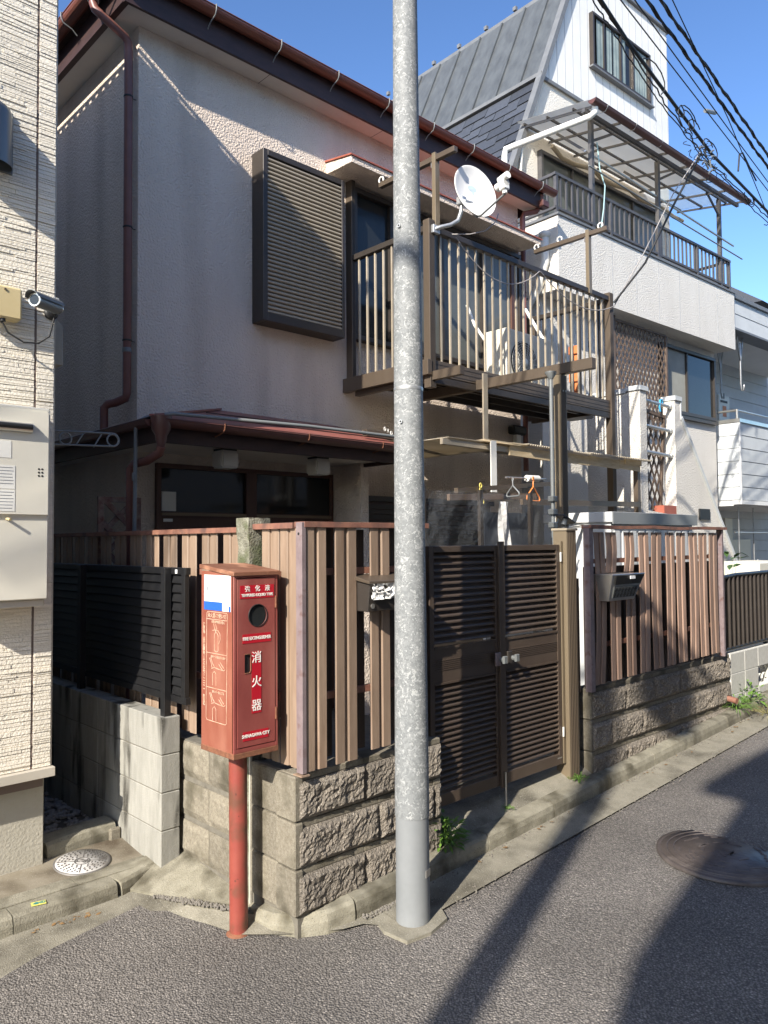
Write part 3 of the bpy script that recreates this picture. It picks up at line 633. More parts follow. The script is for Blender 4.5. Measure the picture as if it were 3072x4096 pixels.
# street side print
SX = X0-.0012; RY = (0, -1, 0)
st = MB().box(SX, SX+.001, 2.806, 3.020, 1.312, 1.464).build('sticker', 'white_stk', shell_l)
MB().box(SX-.0006, SX, 2.872, 3.020, 1.312, 1.349).box(SX-.0006, SX, 2.808, 2.822, 1.312, 1.335).build('blue_band', 'blue_ink', st)
b = MB()
for (y, z, hy, hz) in ((3.000, 1.455, .006, .0015), (2.977, 1.455, .005, .0015), (2.957, 1.435, .0015, .02), (2.949, 1.435, .0015, .02), (3.002, 1.44, .003, .004), (2.98, 1.438, .003, .005), (3.0, 1.39, .007, .0012), (2.985, 1.387, .008, .002), (2.955, 1.39, .006, .004), (2.99, 1.405, .005, .008), (2.842, 1.392, .008, .0015), (2.823, 1.394, .005, .002)):
    b.box(SX-.0006, SX, y-hy, y+hy, z-hz, z+hz)
b.build('faded_print', 'grey_ink', st)
def line(pts, r=.0011, m='faded_ink', par=shell_l, name='printed_line'):
    b = MB(); P = [Vector((SX+.0002, y, z)) for y, z in pts]
    for a_, c_ in zip(P, P[1:]): b.bar(a_, c_, .0012, r*2, (0, 0, 1)) if abs((c_-a_).z) < abs((c_-a_).y) else b.bar(a_, c_, r*2, .0012, (1, 0, 0))
    return b
fr = line([(2.990, 1.305), (2.838, 1.305), (2.832, 1.298), (2.840, .842), (2.848, .836), (2.995, .836), (3.003, .843), (2.998, 1.298), (2.990, 1.305)])
b2 = line([(2.998, 1.273), (2.832, 1.273)]); b3 = line([(2.999, 1.127), (2.834, 1.127)]); b4 = line([(3.000, .978), (2.836, .978)])
fr.build('printed_frame', 'faded_ink', shell_l)
for q in (b2, b3, b4): q.build('printed_line', 'faded_ink', shell_l)
text('消火器の使い方', .0225, 'faded_ink', shell_l, (SX, 2.915, 1.288), RY, UZ, .0001, sxx=.98)
for s_, z in (('①安全栓を引き抜く', 1.262), ('②ホースを火元に向け', 1.112), ('③レバーをにぎる', .963)): text(s_, .0125, 'faded_ink', shell_l, (SX, 2.905, z), RY, UZ, .0003, sxx=.95)
for k, ch in enumerate('連絡先 品川区役所(七七七七)一二一一 防災課'): text('一' if ch == '-' else ch, .0165, 'faded_ink', shell_l, (SX, 3.020, 1.245-k*.0156), RY, UZ, .0004) if ch != ' ' else None
def doodle(z, kind):
    if kind == 0:
        L = [[(2.935, z-.02), (2.935, z-.085), (2.92, z-.09), (2.905, z-.085), (2.905, z-.02), (2.915, z-.008), (2.928, z-.008), (2.935, z-.02)], [(2.925, z-.005), (2.935, z+.012), (2.942, z+.03)], [(2.92, z-.003), (2.915, z+.008), (2.926, z+.028)], [(2.905, z+.0), (2.89, z-.012), (2.888, z-.035), (2.9, z-.055)], [(2.95, z), (2.93, z+.004), (2.9, z+.0)]]
    else:
        L = [[(2.95, z-.095), (2.95, z-.045), (2.935, z-.035), (2.922, z-.045), (2.922, z-.095)], [(2.96, z-.025), (2.935, z-.018), (2.90, z-.022), (2.86, z-.024), (2.85, z-.018)], [(2.975, z+.02), (2.962, z+.0), (2.955, z-.02)], [(2.965, z+.022), (2.95, z-.003), (2.935, z-.015)], [(2.89, z+.01), (2.875, z-.004), (2.86, z-.014)], [(2.90, z+.0), (2.885, z-.012), (2.87, z-.022)]]
    b = MB()
    for l_ in L:
        P = [Vector((SX+.0002, y, zz)) for y, zz in l_]
        for a_, c_ in zip(P, P[1:]): b.bar(a_, c_, .0022, .0012, (1, 0, 0))
    b.build('instruction_drawing', 'faded_ink', shell_l)
doodle(1.225, 0); doodle(1.085, 1); doodle(.935, 1)

# ================================================================ LAMP POLE
t = thing('lamp_pole', 'tall galvanised steel lamp pole with pale grey painted base in front of the gate', 'lamp pole', (2.475, 2.435, -.06))
PX, PY = 2.474, 2.436
b = MB(); b.tube([(PX, PY, -.1), (PX, PY, .395)], .0755, 40, r2=.0735); b.build('painted_base', 'pole_base', t)
b = MB(); b.tube([(PX, PY, .396), (PX, PY, 1.6), (PX, PY, 3.1), (PX, PY, 4.6), (PX, PY, 6.2)], .0765, 40, r2=.046); b.build('shaft', 'galv', t)
MB().lathe([(.066, 0), (.067, .004), (.067, .012), (.0665, .016)], 40, (PX, PY, 2.28)).build('strap', 'galv_plain', t)
tube('lamp_arm', 'galv_plain', t, [(PX, PY, 6.15), (PX+.2, PY-.35, 6.5), (PX+.25, PY-.7, 6.55)], .025, 10)
MB().box(PX+.17, PX+.35, PY-1.1, PY-.6, 6.5, 6.6).build('lamp_head', 'white_pl', t, .02)
for z, dx, nm in ((3.02, -.035, 'bolt_socket'), (2.135, -.035, 'bolt_socket')):
    rr_ = .0765-(z-.256)/5.95*.0305; a = math.asin(dx/rr_)
    n_ = Vector((-.689*.0+math.sin(a)*.7247-math.cos(a)*.689, -math.sin(a)*.689-math.cos(a)*.7247, 0)).normalized(); p = Vector((PX, PY, z))+n_*(rr_-.002)
    b = MB(); b.tube([p, p+n_*.009], .0085, 14); b.build(nm, 'galv_plain', t); MB().tube([p+n_*.0085, p+n_*.0098], .0045, 10).build('socket_hole', 'blackmatte', t)
n_ = Vector((.30, -.953, 0)); n_.normalize(); p = Vector((PX, PY, .155))+n_*.0745
n2 = Vector((n_.y*-1, n_.x, 0))
MB().bar(p-n2*.020, p+n2*.020, .004, .03).build('number_plate', 'steel', t)
# ================================================================ FENCES
def hat_slat(x0, w, z0, z1, y, m, par, axis='x', tilt=0, depth=.02, name='slat'):
    """double-ridged pressed sheet slat; front ridges at depth y"""
    prof = [(.03, depth*.42), (.0, .005), (.04, 0), (.39, 0), (.43, .005), (.44, depth*.55), (.56, depth*.55), (.57, .005), (.61, 0), (.96, 0), (1.0, .005), (.97, depth*.42)]
    b = MB(); lo = []; hi = []
    n = 6; rows = []
    for k in range(n+1):
        z = z0+(z1-z0)*k/n; s = tilt*math.sin(k/n*math.pi*.9)
        rows.append([b.b.verts.new((x0+w*p+s, y+q, z) if axis == 'x' else (y+q, x0+w*p+s, z)) for p, q in prof])
    for a_, c_ in zip(rows, rows[1:]):
        for i in range(len(prof)-1): b.b.faces.new([a_[i], a_[i+1], c_[i+1], c_[i]])
    return b.build(name, m, par)
# ---- left fence
t = thing('slatted_fence', 'tan pressed metal slat fence wrapping the corner behind the red extinguisher box', 'fence', (2.06, 2.72, .6))
zb, zt = .640, 1.668
xs = [2.066, 2.233, 2.446, 2.66]
for i, x in enumerate(xs):
    z0 = .615 if i < 2 else .635
    if i == 2: hat_slat(x, .128, 1.445, zt, 2.668, 'fence_tan', t); hat_slat(x, .128, .64, 1.285, 2.668, 'fence_tan', t); continue
    if i == 3: hat_slat(x, .128, 1.46, zt, 2.668, 'fence_tan', t); hat_slat(x, .128, .64, 1.285, 2.668, 'fence_tan', t); continue
    hat_slat(x, .118 if i == 0 else .13, z0, zt, 2.668, 'fence_tan', t)
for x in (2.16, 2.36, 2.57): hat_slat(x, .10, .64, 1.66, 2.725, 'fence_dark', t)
box('top_rail', 'rust_rail', t, 2.055, 2.84, 2.660, 2.735, 1.668, 1.693, .001)
for z in (1.455, .905): box('rail', 'rust_rail', t, 2.075, 2.84, 2.693, 2.718, z, z+.03)
MB().box(2.04, 2.064, 2.662, 2.705, .612, 1.69).build('corner_post', 'old_steel', t, .002)
MB().box(2.03, 2.075, 2.655, 2.715, .602, .608).build('base_plate', 'fence_tan', t)
for z in (1.64,): MB().tube([(2.0385, 2.684, z), (2.042, 2.684, z)], .006, 12).build('screw', 'blackmatte', t)
for x, z in ((2.117, 1.46), (2.298, 1.46), (2.117, .915), (2.298, .92), (2.51, .93)): MB().tube([(x+.008, 2.682, z), (x+.008, 2.6795, z)], .004, 10).build('screw', 'rust', t)
# side run along the lot edge
y = 2.72; k = 0
while y < 6.8:
    if 3.02 < y+.06 < 3.2: y = 3.18
    hat_slat(y, .135 if y < 3 else .15, .62, 1.668, 2.062, 'fence_tan', t, 'y')
    y += .142 if y < 2.9 else (.205)
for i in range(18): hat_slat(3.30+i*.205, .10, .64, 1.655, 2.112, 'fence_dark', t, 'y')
box('top_rail', 'rust_rail', t, 2.045, 2.115, 2.737, 3.045, 1.664, 1.690, .001)
box('top_rail', 'rust_rail', t, 2.045, 2.115, 3.170, 6.9, 1.652, 1.678, .001)
for z in (1.44, .90):
    box('rail', 'rust_rail', t, 2.046, 2.060, 2.84, 2.96, z, z+.034)
    box('rail', 'rust_rail', t, 2.088, 2.108, 2.74, 6.8, z, z+.03)
for yy in (4.1, 5.4): box('post', 'rust_rail', t, 2.088, 2.125, yy, yy+.04, .5, 1.65)
b = MB()
pp = thing('fence_pillar', 'narrow mossy old concrete pillar topping the side fence', 'pillar', (2.08, 3.1, 0))
n = 26; V = []
for j in range(n+1):
    z = -.05+1.77*j/n; row = []
    for (x, y) in ((2.035, 3.055), (2.035, 3.105), (2.035, 3.15), (2.10, 3.15), (2.14, 3.15), (2.14, 3.055), (2.09, 3.055)):
        d = noise.noise(Vector((x*30, y*30, z*16)))*.008+(.012 if z > 1.6 else 0)
        cx, cy = 2.09, 3.1; v = Vector((x-cx, y-cy, 0)).normalized()*d; row.append(b.b.verts.new((x+v.x, y+v.y, z)))
    V.append(row)
for a_, c_ in zip(V, V[1:]):
    for i in range(7): b.b.faces.new([a_[i], a_[(i+1) % 7], c_[(i+1) % 7], c_[i]])
b.b.faces.new(V[-1]); b.b.faces.new(V[0][::-1]); b.build('shaft', 'old_conc', pp)
MB().box(2.030, 2.042, 3.043, 3.054, -.05, .70).build('white_strip', 'plaster', pp)
# ---- right fence
t = thing('slatted_fence', 'weathered pinkish slat fence with a mailbox on the stone wall right of the gate', 'fence', (5.4, 2.7, .66))
MB().box(4.315, 4.362, 2.655, 2.70, .645, 1.70).build('post', 'old_steel', t, .002)
MB().box(6.295, 6.325, 2.655, 2.70, .66, 1.70).build('post', 'old_steel', t, .002)
SL = [(4.372, .122), (4.565, .130), (4.768, .124), (4.955, .140), (5.150, .146), (5.35, .128), (5.53, .138), (5.718, .142), (5.90, .138), (6.085, .145)]
for i, (x, wd) in enumerate(SL):
    ti = [.034, -.012, .012, .010, -.018, .010, -.012, .016, -.010, -.014][i]
    zz = gz(x)*.25+.655
    if i in (1, 2):
        hat_slat(x-(.045 if i == 1 else .01), wd, 1.39, 1.655, 2.662, 'fence_pink', t, tilt=.02)
        hat_slat(x+.01, wd, zz, 1.215, 2.662, 'fence_pink', t)
    else: hat_slat(x, wd, zz, 1.655, 2.662, 'fence_pink', t, tilt=ti)
for k in range(10): hat_slat(4.37+k*.1925, .191, .66, 1.43, 2.735, 'fence_dark', t)  # added dark layer: shade in the slat gaps given as colour
MB().box(4.27, 4.314, 2.735, 2.745, .64, 1.36).build('gap_shade_strip', 'fence_dark', t)  # added strip, dark colour standing in for shade beside the post
for i in range(5):
    x = 4.315+i*.41; MB().bar((x, 2.675, 1.69+[.0, -.004, .003, -.006, .002, 0][i]), (x+.409, 2.675, 1.69+[.0, -.004, .003, -.006, .002, 0][i+1]), .07, .022).build('top_rail', 'rust_rail', t)
for z in (1.452, .908): box('rail', 'rust_rail', t, 4.36, 6.30, 2.690, 2.715, z, z+.03)

# ================================================================ GATE
t = thing('driveway_gate', 'dark bronze double gate of horizontal louvres with two knob locks', 'gate', (3.55, 2.77, .2))
GY = 2.75
def leaf(x0, x1, nm, hinge):
    L_ = MB().box(x0, x0+.035, GY, GY+.04, .225, 1.578).box(x1-.035, x1, GY, GY+.04, .225, 1.578).box(x0+.035, x1-.035, GY, GY+.04, 1.545, 1.578).box(x0+.035, x1-.035, GY, GY+.04, .225, .29).build('frame', 'gate', t, .002)
    MB().box(x0+.036, x1-.036, GY+.005, GY+.03, .852, 1.048).build('middle_band', 'gate', t)
    b = MB()
    for k in range(6): b.box(x0+.036, x1-.036, GY+.002, GY+.005, .925+k*.010, .929+k*.010)
    b.box(x0+.036, x1-.036, GY-.002, GY+.006, 1.036, 1.048).box(x0+.036, x1-.036, GY-.002, GY+.006, .852, .862)
    b.build('band_ribs', 'gate', t)
    def louvre(z, h, p):
        return MB().prism([(x0+.036, GY+.004, z), (x0+.036, GY+.028, z+h), (x0+.036, GY+.031, z+h), (x0+.036, GY+.007, z-.004), (x0+.036, GY+.001, z-.004), (x0+.036, GY+.001, z+.003)], (x1-x0-.072, 0, 0)).build('louvre', 'gate', t)
    src = louvre(1.517, .030, 0); o0 = src
    for k in range(1, 14): inst(o0, t, (0, 0, -k*.0345))
    src2 = louvre(.823, .026, 0)
    for k in range(1, 18): inst(src2, t, (0, 0, -k*.0297))
leaf(2.935, 3.515, 'left', 0)
leaf(3.535, 4.125, 'right', 1)
MB().box(3.500, 3.550, GY-.014, GY+.0, .215, 1.60).build('meeting_stile', 'gate', t, .002)
box('hinge_stile', 'bronze_lt', t, 4.13, 4.150, GY-.005, GY+.035, .225, 1.60, .001)
tube('drop_bolt', 'steel', t, [(3.528, GY-.018, .30), (3.528, GY-.018, .115)], .006, 8)
for x0, kx, mm in ((3.452, 3.49, 'old_steel'), (3.556, 3.60, 'bronze_dk')):
    lp = MB().box(x0, x0+.045, GY-.024, GY-.010, .90, .975).build('lock_plate', mm, t, .004)
    MB().tube([(kx, GY-.024, .935), (kx, GY-.05, .935)], .014, 16).box(kx-.016, kx+.016, GY-.062, GY-.046, .915, .957).build('knob', 'cam_grey', lp, .003)
MB().box(3.97+.1, 4.115, GY-.002, GY+.0, .262, .270).build('maker_plate', 'steel', t)
for z in (.42, 1.50): MB().box(4.118, 4.132, GY-.012, GY-.004, z-.03, z+.03).build('hinge', 'white_pl', t, .002)
g2 = thing('gate_post', 'bronze ribbed aluminium gate post carrying the small solar light', 'gate post', (4.22, 2.78, .18))
MB().box(4.158, 4.268, 2.72, 2.82, .12, 1.665).build('shaft', 'bronze_lt', g2, .003)
for k in range(5): MB().box(4.175+k*.018, 4.180+k*.018, 2.717, 2.7205, .13, 1.655).build('rib', 'bronze', g2)
MB().box(4.150, 4.276, 2.712, 2.828, 1.665, 1.680).build('cap', 'champagne', g2, .002)
g3 = thing('gate_post', 'bronze gate post half hidden behind the lamp pole', 'gate post', (2.83, 2.78, 0))
MB().box(2.80, 2.86, 2.73, 2.80, 0, 1.60).build('shaft', 'bronze', g3, .002)
sl_ = thing('solar_light', 'small black solar light standing on the right gate post', 'solar light', (4.21, 2.77, 1.68))
MB().lathe([(.03, 0), (.03, .008), (.012, .012), (.010, .03), (.001, .03)], 16, (4.21, 2.77, 1.681)).build('base', 'blackmatte', sl_)
MB().tube([(4.195, 2.765, 1.70), (4.215, 2.762, 1.735)], .017, 12).build('lamp_head', 'cam_grey', sl_)
MB().hexa([(4.165, 2.735, 1.762), (4.285, 2.735, 1.712), (4.285, 2.81, 1.712), (4.165, 2.81, 1.762), (4.167, 2.735, 1.768), (4.288, 2.735, 1.718), (4.288, 2.81, 1.718), (4.167, 2.81, 1.768)]).build('panel', 'solar', sl_)
# mailboxes
t = thing('mailbox', 'dark steel mailbox stuffed with crumpled white paper on the tan fence', 'mailbox', (2.5, 2.62, 1.28))
b = MB().hexa([(2.365, 2.600, 1.285), (2.665, 2.600, 1.285), (2.665, 2.70, 1.285), (2.365, 2.70, 1.285), (2.365, 2.585, 1.42), (2.665, 2.585, 1.42), (2.665, 2.70, 1.42), (2.365, 2.70, 1.42)]).build('body', 'bronze_dk', t, .003)
MB().hexa([(2.352, 2.575, 1.412), (2.675, 2.575, 1.412), (2.675, 2.70, 1.43), (2.352, 2.70, 1.43), (2.352, 2.575, 1.424), (2.675, 2.575, 1.424), (2.675, 2.70, 1.452), (2.352, 2.70, 1.452)]).build('lid', 'bronze', t, .002)
MB().tube([(2.392, 2.597, 1.31), (2.392, 2.592, 1.31)], .011, 16).build('dial', 'steel', t)
b = MB()
bmesh.ops.create_grid(b.b, x_segments=22, y_segments=9, size=.5)
for v in b.b.verts:
    x, y = v.co.x, v.co.y; p = Vector((2.51+x*.26, 2.582, 1.378+y*.075+.02*noise.noise(Vector((x*7, y*4, 3)))))
    p.y += .018*noise.noise(Vector((x*9, y*9, 1)))+.01*noise.noise(Vector((x*24, y*20, 5))); v.co = p
pb = b.build('crumpled_paper', 'patch_white', None); tag(pb, 'crumpled white paper sticking out of the dark mailbox', 'paper')
t = thing('mailbox', 'grey tray mailbox with openwork front on the pinkish fence', 'mailbox', (4.62, 2.6, 1.22))
MB().hexa([(4.44, 2.60, 1.212), (4.765, 2.60, 1.212), (4.765, 2.69, 1.212), (4.44, 2.69, 1.212), (4.395, 2.54, 1.385), (4.81, 2.54, 1.385), (4.81, 2.69, 1.385), (4.395, 2.69, 1.385)]).build('body', 'steel', t, .003)
MB().hexa([(4.47, 2.588, 1.232), (4.745, 2.588, 1.232), (4.745, 2.60, 1.232), (4.47, 2.60, 1.232), (4.453, 2.562, 1.305), (4.762, 2.562, 1.305), (4.762, 2.575, 1.305), (4.453, 2.575, 1.305)]).build('front_panel', 'vent', t)
MB().hexa([(4.45, 2.555, 1.318), (4.765, 2.555, 1.318), (4.765, 2.57, 1.318), (4.45, 2.57, 1.318), (4.435, 2.534, 1.375), (4.785, 2.534, 1.375), (4.785, 2.55, 1.375), (4.435, 2.55, 1.375)]).build('slot_flap', 'blackmatte', t)
b = MB()
for i in range(7):
    for j in range(2):
        cx = 4.482+i*.041; cz = 1.250+j*.032; yy = 2.5865-(cz-1.232)*.356
        for a in range(6):
            e = Vector((math.cos(a*math.pi/3), 0, math.sin(a*math.pi/3)))*.016; b.bar((cx, yy, cz), (cx+e.x, yy-e.z*.35, cz+e.z), .006, .0015, (0, 1, 0))
stuff(b.build('petal_openings', 'blackmatte', t))
MB().box(4.60, 4.66, 2.53, 2.536, 1.352, 1.372).build('name_plate', 'white_stk', t)

# ================================================================ BLACK LOUVRE FENCE
t = thing('louvre_fence', 'black louvred aluminium fence on top of the grey block wall', 'fence', (1.95, 3.6, .71))
MB().box(1.932, 1.968, 3.675, 3.72, .71, 1.475).build('post', 'black', t, .001)
for y in (4.75, 5.85, 6.95): MB().box(1.932, 1.968, y, y+.045, .71, 1.475).build('post', 'black', t, .001)
MB().box(1.965, 1.990, 3.53, 3.565, .80, 1.475).build('end_stile', 'black', t, .001)
for z in (1.443, .79): MB().box(1.968, 1.996, 3.525, 8.0, z, z+.035).build('rail', 'black', t, .001)
MB().box(1.966, 1.968, 3.612, 3.632, 1.448, 1.468).build('white_tag', 'white_stk', t)
lv = MB().prism([(1.985, 3.566, 0), (1.968, 3.566, .004), (1.972, 3.566, .0), (1.986, 3.566, .048), (1.990, 3.566, .048)], (0, 4.4, 0)).build('louvre', 'black', t)
lv.location = (0, 0, .826)
for k in range(1, 13): inst(lv, t, (0, 0, .826+k*.0475))

# ================================================================ BLACK RAILING FAR RIGHT
t = thing('railing', 'black tubular railing on the pale block wall at the right edge', 'railing', (8, 2.75, .7))
MB().tube([(6.44, 2.72, 1.285), (6.7, 2.72, 1.30), (9.3, 2.72, 1.31)], .018, 10).build('top_rail', 'black', t)
MB().tube([(6.44, 2.72, .69), (9.3, 2.72, .715)], .016, 10).build('bottom_rail', 'black', t)
bl = MB().tube([(6.46, 2.715, .70), (6.46, 2.715, 1.285)], .0145, 8).build('bar', 'bronze_dk', t)
for k in range(1, 62): inst(bl, t, (k*.045, (k % 2)*.018, 0))
b2_ = MB().tube([(6.483, 2.75, .70), (6.483, 2.75, 1.285)], .013, 8).build('bar', 'black', t)
for k in range(1, 60): inst(b2_, t, (k*.045+(.006 if k % 3 else 0), 0, 0))
for x in (6.46, 7.4, 8.4): MB().box(x, x+.035, 2.735, 2.77, .65, 1.28).build('post', 'black', t)

# ================================================================ NEIGHBOUR HOUSE (left)
t = thing('house', 'cream textured siding house at the left edge of the photo', 'house', (0, 8, 0))
NX = 1.565; NHOUSE = t
b = MB().box(-4, NX-.03, 4.275, 12, .40, 5.92).build('wall_core', 'siding_joint', t)
MB().box(-4, NX-.045+.04, 4.33, 12, -.3, .475).build('foundation', 'plaster', t, .004)
MB().box(-4, NX+.008, 4.215, 4.33, .455, .50).build('base_flashing', 'sill_metal', t, .002)
MB().box(NX-.03, NX-.004, 4.262, 12, .46, 5.92).build('side_wall', 'siding', t)
MB().box(NX-.004, NX+.004, 4.254, 4.275, .45, 5.92).build('corner_trim', 'sill_metal', t)
def panel(x0, x1, z0, z1, sd):
    rnd = random.Random(sd); b = MB(); z = z0
    b.box(x0, x1, 4.252, 4.262, z0, z1)
    while z < z1-.006:
        h = min(rnd.choice([.010, .012, .016, .020, .024]), z1-z)
        x = x0
        while x < x1-.004:
            l = min(rnd.uniform(.06, .26), x1-x)
            if x1-x-l < .03: l = x1-x
            pr = rnd.choice([.003, .0045, .006, .0075, .005])
            if rnd.random() < .3 and h > .018:
                b.box(x+.0004, x+l-.0012, 4.252-pr, 4.2525, z+.0015, z+h*.45); b.box(x+.0004, x+l-.0012, 4.252-pr*.5, 4.2525, z+h*.5, z+h-.0015)
            else: b.box(x+.0004, x+l-.0012, 4.252-pr, 4.2525, z+.0015, z+h-.0015)
            x += l
        z += h
    return b.build('siding_panel', 'siding', t, 0)
z = .502; k = 0
while z < 5.9:
    z1 = min(z+.455, 5.92); panel(1.475, NX-.005, z, z1-.002, k); panel(.55, 1.464, z, z1-.002, k+50); z = z1; k += 1
MB().box(1.464, 1.475, 4.250, 4.262, .455, 5.92).build('sealant_joint', 'siding_joint', t)
k = 0
for xx in (-.45, -1.45, -2.45, -3.45):
    MB().box(xx-.55 if xx > -3 else -4, xx+.99, 4.246, 4.262, .455, 5.92).build('siding_panel', 'siding', t)
# roof with a vented edge cap: its gaps throw the row of light dots on the next house
MB().prism([(-4, 4.20, 5.921), (NX, 4.20, 5.921), (NX, 4.20, 5.951), (-1.2, 4.20, 7.2), (-4, 4.20, 6.0)], (0, 8.5, 0)).build('roof', 'roof_tile', t)
tooth = MB().box(NX-.02, NX, 4.20, 4.275, 5.9515, 5.978).build('vent_block', 'sill_metal', t)
for k in range(1, 66): inst(tooth, t, (0, k*.126, 0))
MB().box(NX-.02, NX, 4.20, 12.6, 5.9785, 6.005).build('vent_cap', 'sill_metal', t)

# things on the siding
t = thing('range_hood_vent', 'dark grey curved vent hood high on the cream siding', 'vent hood', (1.28, 4.24, 3.65))
b = MB(); pr = [(1.19, 4.238, 3.84)]
P = [(0, .0), (.06, .005), (.11, .03), (.135, .07), (.14, .10)]
poly = [(4.238, 3.835), (4.19, 3.835), (4.135, 3.80), (4.108, 3.745), (4.10, 3.69), (4.10, 3.56), (4.115, 3.545), (4.238, 3.545)]

rows = []
for z, k_ in ((3.56, 1), (3.62, 1), (3.80, 1), (3.825, .96), (3.838, .85)):
    rows.append([b.b.verts.new((1.195+.14*k_*math.cos(a*math.pi/14), 4.238-.15*k_*math.sin(a*math.pi/14), z-.02*math.sin(a*math.pi/14)*(z < 3.58))) for a in range(15)])
for q, r2_ in zip(rows, rows[1:]):
    for i in range(14): fc = b.b.faces.new([q[i], q[i+1], r2_[i+1], r2_[i]]); fc.smooth = True
b.b.faces.new(rows[-1])
b.build('hood', 'vent', t); MB().box(1.05, 1.34, 4.225, 4.239, 3.545, 3.85).build('back_plate', 'vent', t)
t = thing('junction_box', 'ivory electrical box with the camera cable under the vent hood', 'junction box', (1.30, 4.2, 2.84))
MB().box(1.19, 1.375, 4.17, 4.238, 2.765, 2.925).build('case', 'ivory', t, .010)
MB().tube([(1.295, 4.168, 2.905), (1.295, 4.165, 2.905)], .006, 10).build('screw', 'bronze', t)
MB().tube([(1.29, 4.19, 2.766), (1.29, 4.19, 2.752)], .014, 12).build('cable_gland', 'blackmatte', t)
t = thing('security_camera', 'grey bullet security camera with visor on the cream siding corner', 'security camera', (1.47, 4.15, 2.85))
d = Vector((-.80, -.56, -.06)).normalized(); c0 = Vector((1.535, 4.135, 2.852)); c1 = c0+d*.175
MB().tube([c0, c1], .031, 24).build('barrel', 'cam_grey', t)
MB().tube([c1, c1+d*.006], .032, 24).tube([c0-d*.012, c0], .026, 24).build('bezel', 'steel', t)
MB().tube([c1+d*.0062, c1+d*.008], .024, 24).build('lens', 'glass', t)
b = MB(); sd = d.cross(Vector((0, 0, 1))).normalized(); upv = sd.cross(d)
rows = []
for k in range(9):
    a = math.pi*(k/8)*.86+math.pi*.07; o_ = sd*math.cos(a)*.038+upv*math.sin(a)*.038
    rows.append([c0-d*.005+o_, c1+d*(.02+.018*math.sin(a))+o_])
for q, r_ in zip(rows, rows[1:]):
    b.hexa([q[0], q[1], r_[1], r_[0], q[0]+upv*.003, q[1]+upv*.003, r_[1]+upv*.003, r_[0]+upv*.003])
vs_ = b.build('visor', 'cam_grey', t)
text('SAMSUNG', .011, 'white_ink', vs_, c0+d*.06+sd*-.034+upv*.032, d*-1 if sd.y > 0 else d*-1, upv, .0003)
MB().tube([c0-d*.01, c0-d*.03, (1.553, 4.17, 2.85), (1.553, 4.24, 2.85)], .013, 12).lathe([(.034, 0), (.034, .012), (.02, .02), (.001, .02)], 24, (1.54, 4.242, 2.85), mtx=Matrix.Rotation(R(90), 4, 'X')).build('bracket', 'blackmatte', t)
MB().tube([(1.29, 4.19, 2.755), (1.32, 4.185, 2.70), (1.39, 4.18, 2.665), (1.46, 4.18, 2.672), (1.505, 4.16, 2.71), (1.52, 4.14, 2.80), (1.53, 4.14, 2.825)], .0045, 8).build('cable', 'cable', t)
t = thing('water_heater', 'cream enamel gas water heater with slot vent mounted on the siding', 'water heater', (1.25, 4.15, 2.0))
MB().box(1.04, 1.482, 4.075, 4.236, 1.755, 2.272).build('case', 'white_enamel', t, .012, seg=2)
MB().box(1.03, 1.488, 4.10, 4.236, 1.742, 2.285).build('back_flange', 'white_enamel', t, .006)
MB().tube([(1.15, 4.074, 2.178), (1.392, 4.074, 2.178)], .024, 16).build('exhaust_frame', 'steel', t)
MB().tube([(1.155, 4.056, 2.180), (1.388, 4.056, 2.180)], .0135, 12).build('exhaust_slot', 'blackmatte', t)
for i in range(2):
    for j in range(3): MB().tube([(1.426+i*.0155, 4.0745, 1.985-j*.0162), (1.426+i*.0155, 4.0738, 1.985-j*.0162)], .0048, 12).build('vent_hole', 'blackmatte', t)
for z0, z1 in ((1.885, 1.995), (1.780, 1.880)):
    st = MB().box(1.24, 1.318, 4.0735, 4.0748, z0, z1).build('instruction_label', 'paper', t)
    b = MB()
    for q in range(6): b.box(1.25, 1.30+random.random()*.014, 4.0728, 4.0735, z1-.012-q*.015, z1-.0095-q*.015)
    b.build('small_print', 'grey_ink', st)
MB().box(1.20, 1.300, 4.0735, 4.0748, 2.03, 2.11).build('rating_label', 'paper', t)
t = thing('pipe_cover', 'cream metal pipe cover box directly below the water heater', 'pipe cover', (1.25, 4.15, 1.5))
MB().box(1.04, 1.478, 4.09, 4.236, 1.335, 1.738).build('cover', 'white_enamel', t, .005)
MB().box(1.04, 1.470, 4.11, 4.236, 1.300, 1.333).build('bottom_lip', 'sill_metal', t, .003)
MB().tube([(1.288, 4.09, 1.718), (1.294, 4.055, 1.714)], .007, 12).build('thumb_screw', 'ivory', t)
t = thing('wall_vent', 'grey box vent on the shaded side wall of the cream house', 'vent', (1.6, 4.4, 2.7))
MB().prism([(1.562, 4.33, 2.60), (1.562, 4.33, 2.87), (1.64, 4.33, 2.81), (1.645, 4.33, 2.60)], (0, .2, 0)).build('hood', 'plaster', t, .002)
MB().box(1.558, 1.572, 4.29, 4.33, 2.03, 2.90).build('duct_cover', 'sill_metal', t)
t = thing('laundry_arm', 'pale metal laundry pole arm with two rings on the cream house side', 'laundry arm', (1.57, 4.45, 2.2))
ax, ay = 1.565, 4.46
A = [(1.565, ay, 2.245), (1.985, ay, 2.262)]; B_ = [(1.565, ay, 2.170), (1.985, ay, 2.190)]
MB().tube(A, .0055, 8).build('upper_bar', 'pipe_grey', t); MB().tube(B_, .0055, 8).build('lower_bar', 'pipe_grey', t)
MB().tube([(1.985+.036*math.sin(k*math.pi/10), ay, 2.226+.036*math.cos(k*math.pi/10)) for k in range(11)], .0055, 8).build('end_loop', 'pipe_grey', t)
for cx in (1.72, 1.985): MB().tube([(cx+.033*math.cos(k*math.pi/10), ay, (2.211 if cx < 1.8 else 2.224)+.033*math.sin(k*math.pi/10)) for k in range(21)], .005, 8).build('ring', 'pipe_grey', t)
